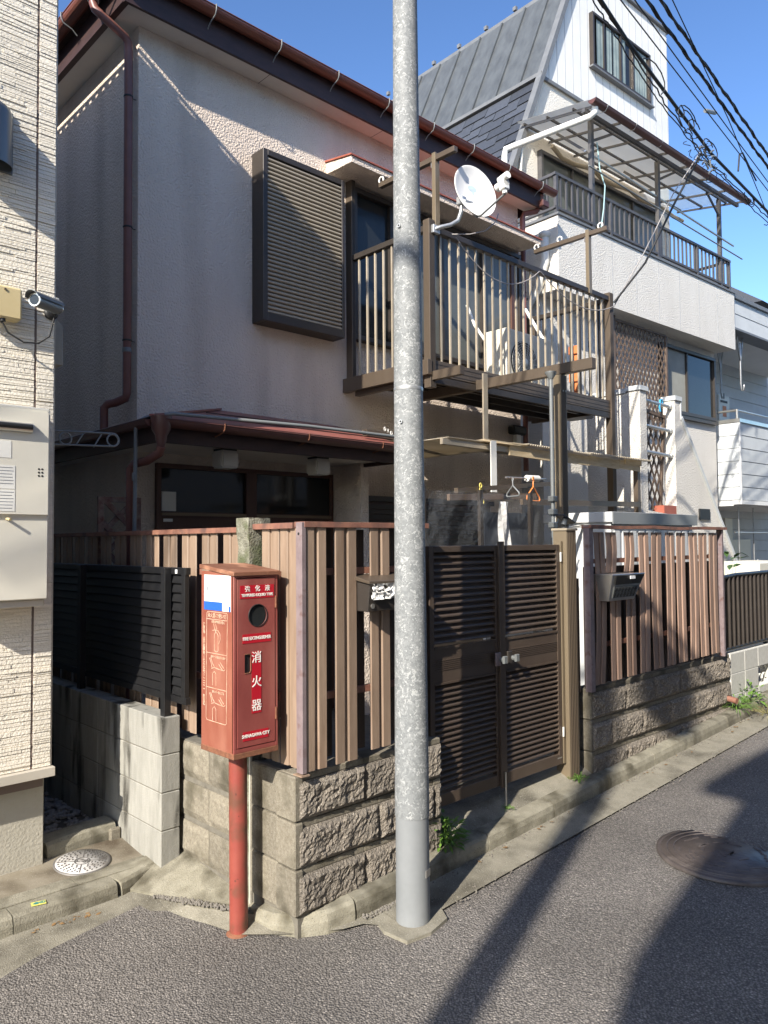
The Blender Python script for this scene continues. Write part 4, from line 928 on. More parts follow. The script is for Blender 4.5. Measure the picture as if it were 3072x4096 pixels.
for x in (1.64, 1.80, 1.90): MB().tube([(x-.025, ay, 2.176), (x+.02, ay, 2.252)], .004, 6).build('strut', 'pipe_grey', t)
for k in range(1):
    # twin arm up by the eave
    t2 = thing('laundry_arm', 'pale metal pole arm with a ring under the upper eave corner at the top left', 'laundry arm', (2.2, 5.3, 5.6))
    MB().tube([(2.16, 5.30, 5.68), (2.42, 5.12, 5.66)], .012, 8).tube([(2.16, 5.30, 5.58), (2.40, 5.14, 5.56)], .012, 8).build('bars', 'pipe_grey', t2)
    MB().tube([(2.40+.052*math.sin(k2*math.pi/10)*.8, 5.13-.052*math.sin(k2*math.pi/10)*.6, 5.61+.052*math.cos(k2*math.pi/10)) for k2 in range(21)], .011, 8).build('ring', 'pipe_grey', t2)

for o_ in list(COL.objects):
    if o_.parent is None:
        n_ = o_.name.split('.')[0]
        if o_ is NHOUSE: mv(o_, -.087, -.27)
        elif n_ == 'range_hood_vent': mv(o_, -.08, -.262, -.12)
        elif n_ == 'junction_box': mv(o_, -.08, -.262, -.075)
        elif n_ == 'security_camera': mv(o_, -.085, -.262, -.075)
        elif n_ == 'water_heater': mv(o_, -.08, -.262, -.022)
        elif n_ == 'pipe_cover': mv(o_, -.08, -.262, .005)
        elif n_ == 'wall_vent': mv(o_, -.09, -.26, -.06)
        elif n_ == 'laundry_arm' and o_.location.z < 3: mv(o_, -.10, -.26, -.037)
mv(STK, .145, -.012, .0002)
# ================================================================ MAIN HOUSE
HX, HY = 2.56, 5.30
t = thing('house', 'two storey beige stucco house with brown eaves in the middle', 'house', (5, 7, 0)); H = t
MB().box(HX, 7.21, HY, 11, 0, 5.455).build('wall', 'stucco', t)
MB().box(2.40, 7.40, 5.118, HY-.0005, 5.455, 5.468).box(2.40, HX-.0005, HY, 11, 5.455, 5.468).build('soffit', 'soffit', t)
for x in (3.62, 4.9, 6.2): MB().box(x, x+.004, 5.118, 5.2995, 5.4538, 5.455).build('soffit_joint', 'dark_brown', t)
MB().box(2.355, 7.42, 5.092, 5.117, 5.44, 5.64).build('fascia', 'dark_brown', t)
MB().box(2.355, 2.3995, 5.118, 11, 5.453, 5.64).build('fascia', 'dark_brown', t)
MB().box(7.401, 7.42, 5.118, 11, 5.44, 5.64).build('fascia', 'dark_brown', t)
def gutter(name, m, a, b_, r, par):
    """half-round open gutter"""
    b = MB(); a = Vector(a); b_ = Vector(b_); d = (b_-a).normalized(); s_ = d.cross(Vector((0, 0, 1))); rr_ = []
    for p in (a, b_):
        o1 = [p+s_*r*math.cos(math.pi+k*math.pi/10)+Vector((0, 0, 1))*r*math.sin(math.pi+k*math.pi/10) for k in range(11)]
        o2 = [p+s_*(r-.003)*math.cos(math.pi+k*math.pi/10)+Vector((0, 0, 1))*(r-.003)*math.sin(math.pi+k*math.pi/10) for k in range(10, -1, -1)]
        rr_.append([b.b.verts.new(q) for q in o1+o2])
    for k in range(22):
        b.b.faces.new([rr_[0][k], rr_[0][(k+1) % 22], rr_[1][(k+1) % 22], rr_[1][k]])
    for q in rr_:
        for k in range(10): b.b.faces.new([q[k], q[k+1], q[20-k], q[21-k]])
    # rolled lip and end caps
    b.tube([a+s_*r, b_+s_*r], .005, 8)
    for p in (a, b_):
        cv = [b.b.verts.new(p+s_*r*math.cos(math.pi+k*math.pi/10)+Vector((0, 0, 1))*r*math.sin(math.pi+k*math.pi/10)) for k in range(11)]; b.b.faces.new(cv)
    return b.build(name, m, par)
gt = gutter('gutter', 'gutter', (2.20, 5.035, 5.665), (7.56, 5.035, 5.655), .056, t)
gt2 = gutter('gutter', 'gutter', (2.265, 11, 5.665), (2.265, 5.035, 5.665), .056, t)
br = MB().tube([(0, .06, -.12), (0, .02, -.085), (0, -.05, -.062), (0, -.066, -.03), (0, -.066, .01), (0, -.055, .012)], .005, 8).build('gutter_bracket', 'pipe_grey', t)
br.location = (3.02, 5.035, 5.66)
for k in range(1, 8): inst(br, t, (3.02+k*.605, 5.035, 5.66))
for y in (5.86, 6.6): inst(br, t, (2.265, y, 5.665), (0, 0, R(-90)))
# hipped roof
ex0, ex1, ey0, ey1 = 2.24, 7.50, 5.02, 11
MB().sheet([(ex0, ey0, 5.66), (ex1, ey0, 5.66), (ex1, ey1, 5.66), (ex0, ey1, 5.66), (4.8, 7.4, 6.7), (4.95, 8.6, 6.7)], [(0, 1, 4), (1, 2, 5, 4), (2, 3, 5), (3, 0, 4, 5)]).build('roof', 'roof_tile', t)
# rainwater head + downpipe on the left corner
tube('downpipe', 'pipe_brown', t, [(2.265, 5.42, 5.60), (2.265, 5.42, 5.545), (2.275, 5.41, 5.50), (2.31, 5.38, 5.46), (2.47, 5.335, 5.345), (2.495, 5.335, 5.31), (2.50, 5.34, 5.25), (2.50, 5.34, 2.70), (2.495, 5.35, 2.665), (2.45, 5.42, 2.635), (2.42, 5.47, 2.63), (2.40, 5.50, 2.60), (2.40, 5.50, 2.43)], .031, 16)
MB().lathe([(.04, 0), (.04, .06), (.034, .07)], 16, (2.265, 5.42, 5.56)).build('pipe_socket', 'pipe_white', t)
for z in (4.9, 3.92, 3.08): MB().lathe([(.033, 0), (.034, .002), (.034, .012), (.033, .014)], 16, (2.50, 5.34, z)).tube([(2.50, 5.34, z+.006), (2.57, 5.34, z+.006)], .003, 6).build('pipe_clamp', 'blackmatte', t)
MB().lathe([(.033, 0), (.0335, .002), (.0335, .03), (.033, .032)], 16, (2.50, 5.34, 3.0)).build('pipe_joint', 'pipe_grey', t)
tube('downpipe', 'pipe_brown', t, [(7.40, 5.10, 5.60), (7.40, 5.12, 5.50), (7.38, 5.16, 5.42), (7.25, 5.24, 5.38), (7.235, 5.25, 5.33), (7.235, 5.25, 2.4)], .032, 14)
MB().box(7.33, 7.46, 5.03, 5.13, 5.44, 5.52).build('rain_head', 'gutter_dark', t, .01)
for z in (5.1, 4.45, 3.85): MB().lathe([(.034, 0), (.035, .002), (.035, .010), (.034, .012)], 16, (7.235, 5.25, z)).build('pipe_clamp', 'blackmatte', t)
# shutter case
X0, X1, Y0, Z0, Z1 = 3.557, 4.425, 5.135, 3.405, 4.825
sc_ = MB().box(X0, X0+.045, Y0, HY, Z0, Z1).box(X1-.03, X1, Y0, HY, Z0, Z1).box(X0+.045, X1-.03, Y0, HY, Z1-.05, Z1).box(X0+.045, X1-.03, Y0, HY, Z0, Z0+.07).build('shutter_case', 'bronze_dk', t, .003)
MB().box(X0+.045, X1-.03, HY-.03, HY-.005, Z0+.07, Z1-.05).build('case_back', 'bronze_dk', sc_)
ls = MB().prism([(X0+.046, Y0+.012, 0), (X0+.046, Y0+.004, .006), (X0+.046, Y0+.004, .014), (X0+.046, Y0+.020, .030), (X0+.046, Y0+.024, .030), (X0+.046, Y0+.024, 0)], (X1-X0-.078, 0, 0)).build('shutter_slat', 'slat_shutter', t)
n_s = 37; ph_ = (Z1-.05-Z0-.07)/n_s
ls.location = (0, 0, Z0+.07)
for k in range(1, n_s): inst(ls, t, (0, 0, Z0+.07+k*ph_))
# windows on the balcony
def window(par, x0, x1, z0, z1, y, mull, fm='bronze_dk', gm='glass', fw=.035, mw=.03, dp=.05, nm='window', panes=None):
    w_ = MB().box(x0, x1, y-dp, y, z1-fw, z1).box(x0, x1, y-dp, y, z0, z0+fw).box(x0, x0+fw, y-dp, y, z0+fw, z1-fw).box(x1-fw, x1, y-dp, y, z0+fw, z1-fw)
    w_ = w_.build(nm, fm, par, .002)
    xs = [x0+fw]+[m_ for m_ in mull]+[x1-fw]
    for i, m_ in enumerate(mull): MB().box(m_-mw/2, m_+mw/2, y-dp*.8-(i % 2)*.004, y-.004, z0+fw+.0005, z1-fw-.0005).build('mullion', fm, w_)
    for i, (a, b_) in enumerate(zip(xs, xs[1:])):
        g = (panes[i] if panes else gm)
        MB().box(a+(mw/2 if i else 0)+.0005, b_-(mw/2 if i < len(xs)-2 else 0)-.0005, y-.022-(i % 2)*.010, y-.016-(i % 2)*.010, z0+fw+.0005, z1-fw-.0005).build('pane', g, w_)
    return w_
wdw = window(t, 4.615, 7.165, 3.455, 4.870, HY-.0006, [5.12, 5.83, 6.50], panes=['glass', 'glass_frost', 'glass_frost', 'glass_frost'], fw=.045, mw=.05, dp=.075)
MB().box(6.985, 7.04, HY-.068, HY-.045, 3.50, 4.825).build('sash_stile', 'door_wood', wdw)
# hood above the balcony window
hd = MB().hexa([(4.35, 4.952, 4.905), (7.165, 4.952, 4.905), (7.165, HY, 4.915), (4.35, HY, 4.915), (4.35, 4.952, 4.965), (7.165, 4.952, 4.965), (7.165, HY, 5.02), (4.35, HY, 5.02)]).build('window_hood', 'stucco', t, .003)
MB().hexa([(4.335, 4.938, 4.963), (7.18, 4.938, 4.963), (7.18, HY, 5.023), (4.335, HY, 5.023), (4.335, 4.938, 4.975), (7.18, 4.938, 4.975), (7.18, HY, 5.036), (4.335, HY, 5.036)]).build('red_flashing', 'red_trim', hd)
# ---- entrance porch
px1, py = 4.46, 4.47
pr = MB()
pr.sheet([(2.235, 4.43, 2.392), (px1, 4.43, 2.392), (px1, HY-.001, 2.648), (3.25, HY-.001, 2.655), (2.235, 8.6, 2.392), (HX-.001, HY-.001, 2.497), (HX-.001, 8.6, 2.497)], [(0, 1, 2, 3), (0, 3, 5), (0, 5, 6, 4)])
prf = pr.build('porch_roof', 'porch_roof', t)
MB().prism([(2.235, 4.43, 2.388), (px1, 4.43, 2.388), (px1, HY-.002, 2.644), (3.25, HY-.002, 2.651)], (0, 0, -.018)).build('roof_edge', 'dark_brown', prf)
for yy, z in ((4.70, 2.476), (4.99, 2.563)):
    MB().bar((2.5 if yy < 4.8 else 2.95, yy, z), (px1, yy, z), .012, .008).build('roof_lap', 'dark_brown', prf)
MB().bar((2.235, 4.43, 2.398), (3.25, HY-.01, 2.663), .03, .014).build('hip_cap', 'porch_roof', prf)
MB().box(2.30, px1-.005, 4.50, 4.53, 2.245, 2.375).box(2.30, 2.33, 4.53, 8.6, 2.245, 2.375).box(px1-.035, px1-.005, 4.53, HY-.001, 2.245, 2.40).build('fascia', 'dark_brown', prf)
MB().box(2.331, px1-.036, 4.531, HY-.001, 2.275, 2.288).box(2.331, HX-.001, HY, 8.6, 2.275, 2.288).build('porch_soffit', 'soffit', prf)
gutter('gutter', 'gutter_dark', (2.30, 4.415, 2.375), (px1+.02, 4.415, 2.365), .048, prf)
gutter('gutter', 'gutter_dark', (2.245, 8.6, 2.375), (2.245, 4.46, 2.375), .045, prf)
for x in (2.72, 3.42, 4.15): MB().tube([(x, 4.49, 2.31), (x, 4.42, 2.322), (x, 4.366, 2.345), (x, 4.364, 2.385)], .005, 8).build('gutter_bracket', 'rust', prf)
MB().lathe([(.018, -.15), (.034, -.10), (.036, -.07), (.06, -.03), (.064, .02), (.066, .05)], 18, (2.30, 4.43, 2.345)).build('rain_head', 'gutter_dark', prf)
MB().tube([(2.30, 4.43, 2.21), (2.30, 4.45, 2.17), (2.29, 4.60, 2.13), (2.265, 4.72, 2.12), (2.25, 4.75, 2.09), (2.25, 4.75, .5)], .028, 14).build('downpipe', 'pipe_brown', t)
MB().tube([(4.30, 4.375, 2.44), (3.4, 4.36, 2.435), (2.42, 4.50, 2.435), (2.30, 4.60, 2.415), (2.235, 4.62, 2.38), (2.225, 4.62, 2.33), (2.215, 4.62, 1.4)], .0125, 10).build('conduit', 'pipe_grey', t)
MB().lathe([(.015, 0), (.016, .002), (.016, .05), (.015, .052)], 12, (2.2165, 4.62, 2.0)).build('conduit_joint', 'pipe_grey', t)
# walls of the porch recess
MB().box(4.392, 4.482, 4.905, HY-.0005, .14, 2.2745).build('wing_wall', 'stucco', t)
dr = MB().box(2.70, 4.385, HY-.04, HY-.0006, 2.165, 2.20).box(2.70, 2.735, HY-.04, HY-.0006, .15, 2.165).box(4.35, 4.385, HY-.04, HY-.0006, .15, 2.165).box(3.47, 3.57, HY-.05, HY-.0006, .15, 2.165).box(2.735, 3.47, HY-.04, HY-.0006, 1.80, 1.84).box(3.57, 4.35, HY-.04, HY-.0006, 1.80, 1.84).build('entrance_door', 'door_wood', t, .002)
MB().box(2.735, 3.47, HY-.02, HY-.01, 1.84, 2.165).build('pane', 'glass', dr); MB().box(3.57, 4.35, HY-.02, HY-.01, 1.84, 2.165).build('pane', 'glass', dr)
MB().box(2.735, 3.47, HY-.024, HY-.01, .16, 1.80).build('door_leaf', 'door_wood', dr); MB().box(3.57, 4.35, HY-.024, HY-.01, .16, 1.80).build('door_leaf', 'door_wood', dr)
for a_, c_ in ((2.735, 3.47), (3.57, 4.35)): MB().box(a_, c_, HY-.05, HY-.041, 1.812, 1.832).build('tan_bar', 'door_gold', dr)
MB().box(2.745, 2.86, HY-.028, HY-.021, 1.845, 1.99).build('notice_paper', 'paper', dr)
MB().box(2.745, 2.82, HY-.052, HY-.0505, 1.765, 1.787).build('name_plate', 'steel', dr)
# roller shutter of the ground floor window behind the pole
MB().box(4.62, 6.6, HY-.03, HY-.0006, .35, 1.98).build('shutter_backing', 'door_wood', t)
rs = MB().box(4.64, 6.58, HY-.045, HY-.031, .36, .40).build('shutter_slat', 'bronze_dk', t)
for k in range(1, 34): inst(rs, t, (0, 0, k*.047))
MB().box(4.60, 6.62, HY-.07, HY-.0006, 1.98, 2.03).build('shutter_head', 'bronze_dk', t)
MB().box(7.05, 7.14, HY-.06, HY-.0006, 2.62, 2.85).build('meter_box', 'pipe_white', t, .01)
MB().box(6.95, 7.2, 5.2, HY-.0006, 2.80, 2.90).build('valve_cluster', 'blackmatte', t, .02)

for i, (x, y, lab) in enumerate(((2.98, 4.78, 'milky cube ceiling light under the porch soffit, the one nearer the downpipe'), (3.83, 4.78, 'milky cube ceiling light under the porch soffit, the one nearer the wing wall'))):
    l_ = thing('ceiling_light', lab, 'ceiling light', (x, y, 2.275), group='cube lights under the porch')
    MB().box(x-.06, x+.06, y-.06, y+.06, 2.262, 2.2745).build('base', 'blackmatte', l_)
    MB().box(x-.072, x+.072, y-.072, y+.072, 2.135, 2.261).build('shade', 'lamp_glass', l_, .014, seg=2)
t = thing('lattice_panel', 'weathered red wooden lattice leaning between fence and house', 'lattice', (2.3, 4.95, 1.2))
MB().box(2.09, 2.125, 4.86, 4.885, .9, 1.91).box(2.345, 2.38, 4.86, 4.885, .9, 1.91).box(2.125, 2.345, 4.86, 4.885, 1.875, 1.91).build('frame', 'lattice_old', t)
for k in range(5):
    z = 1.9-k*.16
    MB().bar((2.12, 4.866, z), (2.35, 4.866, z-.23), .010, .035, (1, 0, 1)).build('slat', 'lattice_old', t); MB().bar((2.12, 4.878, z-.23), (2.35, 4.878, z), .010, .035, (-1, 0, 1)).build('slat', 'lattice_old', t)

# ================================================================ BALCONY
t = thing('balcony', 'bronze aluminium balcony with vertical bars on the beige house', 'balcony', (6, 4.8, 3)); BX0, BX1, BY = 4.585, 7.47, 4.262
def post(x0, x1, y0, y1, z0, z1, m='bronze', ribs=True):
    p = MB().box(x0, x1, y0, y1, z0, z1).build('post', m, t, .002)
    if ribs:
        for k in range(4): MB().box(x0+(x1-x0)*(.14+.2*k), x0+(x1-x0)*(.14+.2*k)+.004, y0-.0025, y0, z0+.01, z1-.01).build('rib', 'bronze_dk', p)
    return p
post(4.575, 4.645, BY-.01, BY+.06, 2.86, 4.255); post(7.40, 7.475, BY-.01, BY+.06, .3, 4.26)
post(4.58, 4.625, 5.215, HY-.001, 3.05, 4.97); post(7.42, 7.47, 5.24, HY+.06, 3.0, 4.22)
# floor frame
for nm, a, c_ in (('edge_beam', (4.60, BY+.03, 3.03), (7.45, BY+.03, 3.03)), ('edge_beam', (4.56, BY-.02, 3.02), (4.56, HY+.03, 3.02)), ('edge_beam', (7.44, BY+.05, 3.03), (7.44, HY, 3.03))):
    pb_ = MB().bar(a, c_, .05, .125).build(nm, 'bronze', t, .002)
    if a[0] != c_[0]:
        for z in (3.06, 3.02, 2.985): MB().box(4.645, 7.40, BY+.0025, BY+.005, z, z+.004).build('groove', 'bronze_dk', pb_)
MB().box(4.66, 7.40, BY+.0045, BY+.035, 2.905, 2.96).build('skirt', 'bronze_dk', t)
dk = MB().box(4.59, 7.41, BY+.06, BY+.17, 3.055, 3.075).build('deck_board', 'bronze_dk', t)
for k in range(1, 8): inst(dk, t, (0, k*.118, 0))
for y in (4.40, 4.62, 4.84, 5.06): MB().box(4.60, 7.40, y, y+.035, 2.99, 3.05).build('joist', 'bronze_dk', t)
# beams towards the street + legs
MB().bar((5.2, 3.13, 2.955), (5.2, 5.2, 2.955), .06, .085).build('cantilever_beam', 'bronze', t, .003)
post(5.165, 5.245, 3.405, 3.475, .14, 2.91, 'bronze_lt')
for z in (2.78,): 
    for x in (5.19, 5.222): MB().tube([(x, 3.403, z), (x, 3.397, z)], .007, 10).build('bolt', 'steel', t)
MB().bar((4.62, 3.95, 2.955), (4.62, 5.2, 2.955), .05, .07).build('cantilever_beam', 'bronze', t)
post(4.565, 4.64, 4.52, 4.59, 2.42, 2.98, 'bronze_lt')
post(7.40, 7.46, 3.6, 3.66, .14, 1.6) if False else None
# rails
for a, c_ in (((4.645, BY+.025, 4.19), (7.40, BY+.025, 4.195)), ((4.61, BY+.05, 4.19), (4.61, 5.22, 4.19)), ((7.44, BY+.05, 4.19), (7.44, 5.25, 4.19))):
    MB().bar(a, c_, .055, .05).build('top_rail', 'bronze_dk', t, .003)
bal = MB().box(0, .019, 0, .016, 3.092, 4.166).build('baluster', 'champagne', t, .001)
nb = 24
xs = [4.74+k*.1155 for k in range(nb)]
bal.location = (xs[0], BY+.018, 0)
for x in xs[1:]:
    if x < 7.39: inst(bal, t, (x, BY+.018, 0))
for k in range(8): inst(bal, t, (4.60, BY+.135+k*.106, 0))
bd = MB().box(0, .02, 0, .02, 3.09, 4.165).build('baluster', 'bronze_dk', t)
bd.location = (7.435, BY+.14, 0)
for k in range(1, 8): inst(bd, t, (7.435, BY+.14+k*.12, 0))
# clothes pole uprights with arms
for x, y0 in ((4.655, 4.250), (7.00, 4.25)):
    MB().box(x, x+.055, y0, y0+.04, 4.165, 4.835).build('upright', 'bronze_lt', t, .002)
    MB().bar((x+.027+.0, 4.045, 4.79), (x+.027, 4.94, 4.79), .045, .045).build('arm', 'bronze', t, .002)
    for yy in ([4.93, 4.55] if x < 5 else [4.92, 4.62, 4.13]):
        MB().tube([(x+.03, yy+.028*math.cos(a*math.pi/6+.5), 4.842+.028*math.sin(a*math.pi/6+.5)) for a in range(-4, 7)], .008, 8).build('pole_hook', 'white_pl', t)
    MB().box(x+.012, x+.04, y0+.04, y0+.06, 4.72, 4.77).build('arm_bracket', 'steel', t)
cb = thing('antenna_cable', 'thin grey cable sagging along the balcony rail from the satellite dish', 'cable', (6, 4.2, 4.1))
MB().tube([(5.30, 4.10, 4.45), (5.24, 4.08, 4.36), (5.12, 4.10, 4.25), (4.98, 4.16, 4.20), (4.84, 4.235, 4.185)]+[Vector(p) for p in cat_curve((4.90, 4.238, 4.17), (6.10, 4.238, 4.17), .24, 14)]+[Vector(p) for p in cat_curve((6.12, 4.238, 4.17), (7.47, 4.238, 4.12), .17, 12)], .0052, 6).build('cable_run', 'cable_grey', cb)
# satellite dish
t = thing('satellite_dish', 'white satellite dish clamped to the balcony corner', 'satellite dish', (4.62, 4.2, 4.15))
ax_ = Vector((-.15, -.97, .15)).normalized()       # looks to the right and up
cen = Vector((4.965, 4.09, 4.535))
zq = ax_; xq = Vector((0, 0, 1)).cross(zq).normalized(); yq = zq.cross(xq)
mt = Matrix((xq, yq, zq)).transposed().to_4x4()
prof = [(r_*.225, .050*(r_**2)) for r_ in [k/10 for k in range(1, 11)]]
b = MB(); b.lathe([(.0005, 0)]+prof+[(.228, .050), (.228, .042)]+[(r_*.225, .050*r_**2-.006) for r_ in [k/10 for k in range(10, 0, -1)]]+[(.0005, -.006)], 48, (0, 0, 0), mtx=mt)
for v in b.b.verts: v.co = cen-ax_*.03+v.co
ds = b.build('reflector', 'dish', t)
# faded emblem
b = MB(); pts = []
for k in range(16):
    a = k*math.pi/8; pts.append((math.cos(a)*.048, math.sin(a)*.028+.045))
def dpt(u, v, h=.0012):
    r2 = (u*u+v*v)/(.225**2); return cen-ax_*.03+xq*u+yq*v+ax_*(.050*r2+h)
vv = [b.b.verts.new(dpt(u+.005, v)) for u, v in pts]; b.b.faces.new(vv)
vv = [b.b.verts.new(dpt(.012+math.cos(k*math.pi/5)*.014, .010+math.sin(k*math.pi/5)*.02)) for k in range(10)]; b.b.faces.new(vv)
M['faint_blue'] = mat('faded blue emblem', (.48, .58, .62), rough=.5)
M['faint_grey'] = mat('faded grey print', (.60, .61, .61), rough=.5)
b.build('faded_emblem', 'faint_blue', ds)
b = MB()
for k in range(9):
    u = -.075+k*.019; b.sheet([dpt(u, -.028+.004*(k % 2)), dpt(u+.011, -.028), dpt(u+.011, -.045), dpt(u, -.045)], [(0, 1, 2, 3)])
b.build('faded_lettering', 'faint_grey', ds)
lnb = cen+ax_*.32+xq*.02-yq*.10
MB().tube([cen-yq*.22-ax_*.01, cen-yq*.235+ax_*.05, lnb-yq*.09], .009, 8).build('feed_arm', 'pipe_grey', t)
MB().tube([lnb-yq*.09, lnb-yq*.03], .02, 12).bar(lnb-yq*.06, lnb+yq*.04, .065, .06, ax_).build('converter', 'pipe_white', t, .01, seg=2)
MB().tube([lnb+ax_*.03+yq*.0, lnb-ax_*.075+yq*.0], .034, 18).tube([lnb+ax_*.06+yq*.045, lnb-ax_*.04+yq*.045], .030, 18).build('feed_horn', 'pipe_white', t)
MB().tube([(4.63, 4.235, 4.17), (4.66, 4.20, 4.185), (4.75, 4.17, 4.22), (4.82, 4.15, 4.27), (4.845, 4.14, 4.34), (4.85, 4.13, 4.41)], .017, 12).build('mast_arm', 'galv_plain', t)
MB().box(4.815, 4.875, 4.10, 4.165, 4.40, 4.47).build('head_clamp', 'galv_plain', t, .006)
MB().box(4.60, 4.68, 4.222, 4.252, 4.135, 4.205).build('rail_clamp', 'galv_plain', t, .004)
MB().tube([cen-ax_*.035-yq*.08, (4.85, 4.10, 4.43)], .012, 8).tube([cen-yq*.22-ax_*.01, (4.86, 4.10, 4.40)], .010, 8).build('stay', 'galv_plain', t)
# air conditioner outdoor unit on the balcony
t = thing('air_conditioner', 'cream air conditioner outdoor unit standing on the balcony', 'air conditioner', (6.75, 4.8, 3.08))
AX0, AX1, AY0, AY1, AZ0, AZ1 = 6.02, 6.88, 4.58, 4.86, 3.12, 3.69
MB().box(AX0, AX1, AY0, AY1, AZ0, AZ1).build('case', 'white_enamel', t, .008)
MB().box(AX1-.005, AX1+.008, AY0+.03, AY1-.04, AZ0+.05, AZ1-.08).build('service_cover', 'white_pl', t, .003)
MB().tube([(AX0+.28, AY0-.001, 3.38), (AX0+.28, AY0-.006, 3.38)], .215, 40).build('fan_opening', 'blackmatte', t)
b = MB()
for k in range(1, 10): b.tube([(AX0+.28+k*.023*math.cos(a*math.pi/16), AY0-.016, 3.38+k*.023*math.sin(a*math.pi/16)) for a in range(33)], .0028, 5, cap=False)
for k in range(20):
    a = k*math.pi/10; b.tube([(AX0+.28+.05*math.cos(a), AY0-.017, 3.38+.05*math.sin(a)), (AX0+.28+.215*math.cos(a+.35), AY0-.017, 3.38+.215*math.sin(a+.35))], .0028, 5)
b.build('fan_grille', 'white_pl', t)
MB().lathe([(.045, 0), (.045, .006), (.001, .008)], 20, (AX0+.28, AY0-.016, 3.38), mtx=Matrix.Rotation(R(90), 4, 'X')).build('grille_hub', 'white_pl', t)
MB().box(6.64, 6.685, AY0-.0015, AY0-.0005, 3.37, 3.43).build('badge', 'blackmatte', t)
for x in (6.1, 6.75): MB().box(x, x+.06, 4.56, 4.88, 3.076, 3.12).build('foot', 'white_pl', t)
t = thing('pipe_duct', 'white air conditioner pipe duct behind the balcony bars', 'pipe duct', (6.9, 5.1, 3.5))
MB().box(7.215, 7.29, 5.62, 5.70, 3.6, 5.35).build('duct', 'pipe_white', t)
MB().tube([(6.95, 4.72, 3.66), (6.93, 4.86, 3.9), (6.97, 5.0, 4.1), (7.09, 5.12, 4.2)], .018, 12).build('wrapped_hose', 'pipe_white', t)
MB().tube([(6.06, 4.86, 3.6), (6.05, 5.0, 3.8), (6.05, 5.1, 4.03)], .016, 10).build('insulated_pipe', 'pipe_white', t)
t = thing('clay_stack', 'orange clay pieces stacked behind the right end of the balcony', 'clay stack', (7.6, 4.9, 3.1))
for k in range(7): MB().box(7.53+.01*(k % 3), 7.60+.01*(k % 2), 4.74, 4.86, 3.08+k*.105, 3.175+k*.105).build('clay_piece', 'orange', t, .006)
MB().box(7.49, 7.70, 4.66, 4.95, 2.98, 3.078).build('shelf', 'bronze_dk', t)
MB().bar((7.48, 4.68, 3.0), (7.44, 4.68, 3.0), .04, .05).build('bracket', 'bronze_dk', t)
# ================================================================ YARD
t = thing('lean_to_awning', 'yellowed corrugated plastic awning on timber battens under the balcony', 'awning', (5.9, 4.1, 2.4))
def corr(name, m, par, P0, U, V_, nu, amp, seg=4, th=.0015):
    """corrugated sheet: P0 corner, U across the waves (nu waves), V_ along them"""
    b = MB(); P0, U, V_ = Vector(P0), Vector(U), Vector(V_); N = U.cross(V_).normalized(); n = nu*seg; a = []; c_ = []
    for i in range(n+1):
        o = P0+U*(i/n)+N*amp*math.sin(i/seg*2*math.pi); a.append(b.b.verts.new(o)); c_.append(b.b.verts.new(o+V_))
    for i in range(n): b.b.faces.new([a[i], a[i+1], c_[i+1], c_[i]])
    return b.build(name, m, par)
corr('corrugated_sheet', 'poly_dirty', t, (5.42, 3.90, 2.425), (1.0, 0, -.012), (0, 1.2, .12), 30, .008)
corr('corrugated_sheet', 'poly_dirty', t, (6.40, 3.88, 2.42), (1.15, 0, .004), (0, 1.2, .12), 34, .008)
MB().box(4.45, 5.40, 3.95, 5.2, 2.405, 2.412).build('flat_sheet', 'poly_dirty', t)
MB().box(5.25, 5.9, 3.935, 3.96, 2.425, 2.432).box(4.85, 5.5, 3.92, 4.1, 2.42, 2.425).build('loose_strip', 'poly', t)
MB().bar((4.4, 3.98, 2.375), (5.4, 3.98, 2.37), .03, .045).build('batten', 'champagne', t)
for a_, c_ in ((5.22, 5.85), (5.855, 6.45), (6.455, 7.0), (7.005, 7.42)): MB().bar((a_, 3.96, 2.365), (c_, 3.96, 2.355), .022, .085).build('batten', 'timber_y', t)
MB().bar((7.10, 3.945, 2.40), (7.42, 3.945, 2.395), .02, .06).build('batten', 'timber_y', t)
MB().box(4.93, 5.0, 3.92, 3.93, 2.0, 2.42).build('hanging_strip', 'white_pl', t)
MB().box(4.93, 4.985, 3.99, 4.005, 2.42, 2.98).build('white_upright', 'champagne', t)
MB().box(7.42, 7.47, 3.98, 4.03, .14, 2.33).build('leg', 'bronze', t)
t = thing('clothes_rack', 'brown clothes pole rack with crossbars in the front yard', 'clothes rack', (5.1, 3.7, .14))
MB().bar((4.15, 3.62, 1.965), (5.60, 3.72, 2.09), .035, .035).build('crossbar', 'bronze', t)
MB().bar((4.55, 4.05, 1.95), (5.7, 4.05, 2.0), .03, .05).build('crossbar', 'lattice_br', t)
MB().bar((5.3, 3.9, 1.93), (7.4, 3.95, 1.97), .03, .05).build('crossbar', 'bronze', t)
MB().tube([(5.02, 3.40, .14), (5.02, 3.40, 2.9)], .015, 10).lathe([(.015, -.05), (.045, .0), (.045, .01)], 16, (5.02, 3.40, 2.895)).build('prop_pole', 'cam_grey', t)
for z in (1.90, 1.80, 1.70): MB().box(4.985, 5.055, 3.375, 3.425, z, z+.045).build('pole_clamp', 'vent', t, .006)
MB().tube([(4.70, 3.60, 2.085), (5.25, 3.62, 2.10)], .008, 8).build('thin_pole', 'steel', t)
MB().tube([(4.98, 3.61, 2.093), (5.14, 3.615, 2.098)], .026, 12).build('cloth_wrap', 'white_pl', t)
MB().tube([(5.95, 3.9, 1.72), (6.75, 3.95, 1.76)], .014, 10).build('thin_pole', 'steel', t)
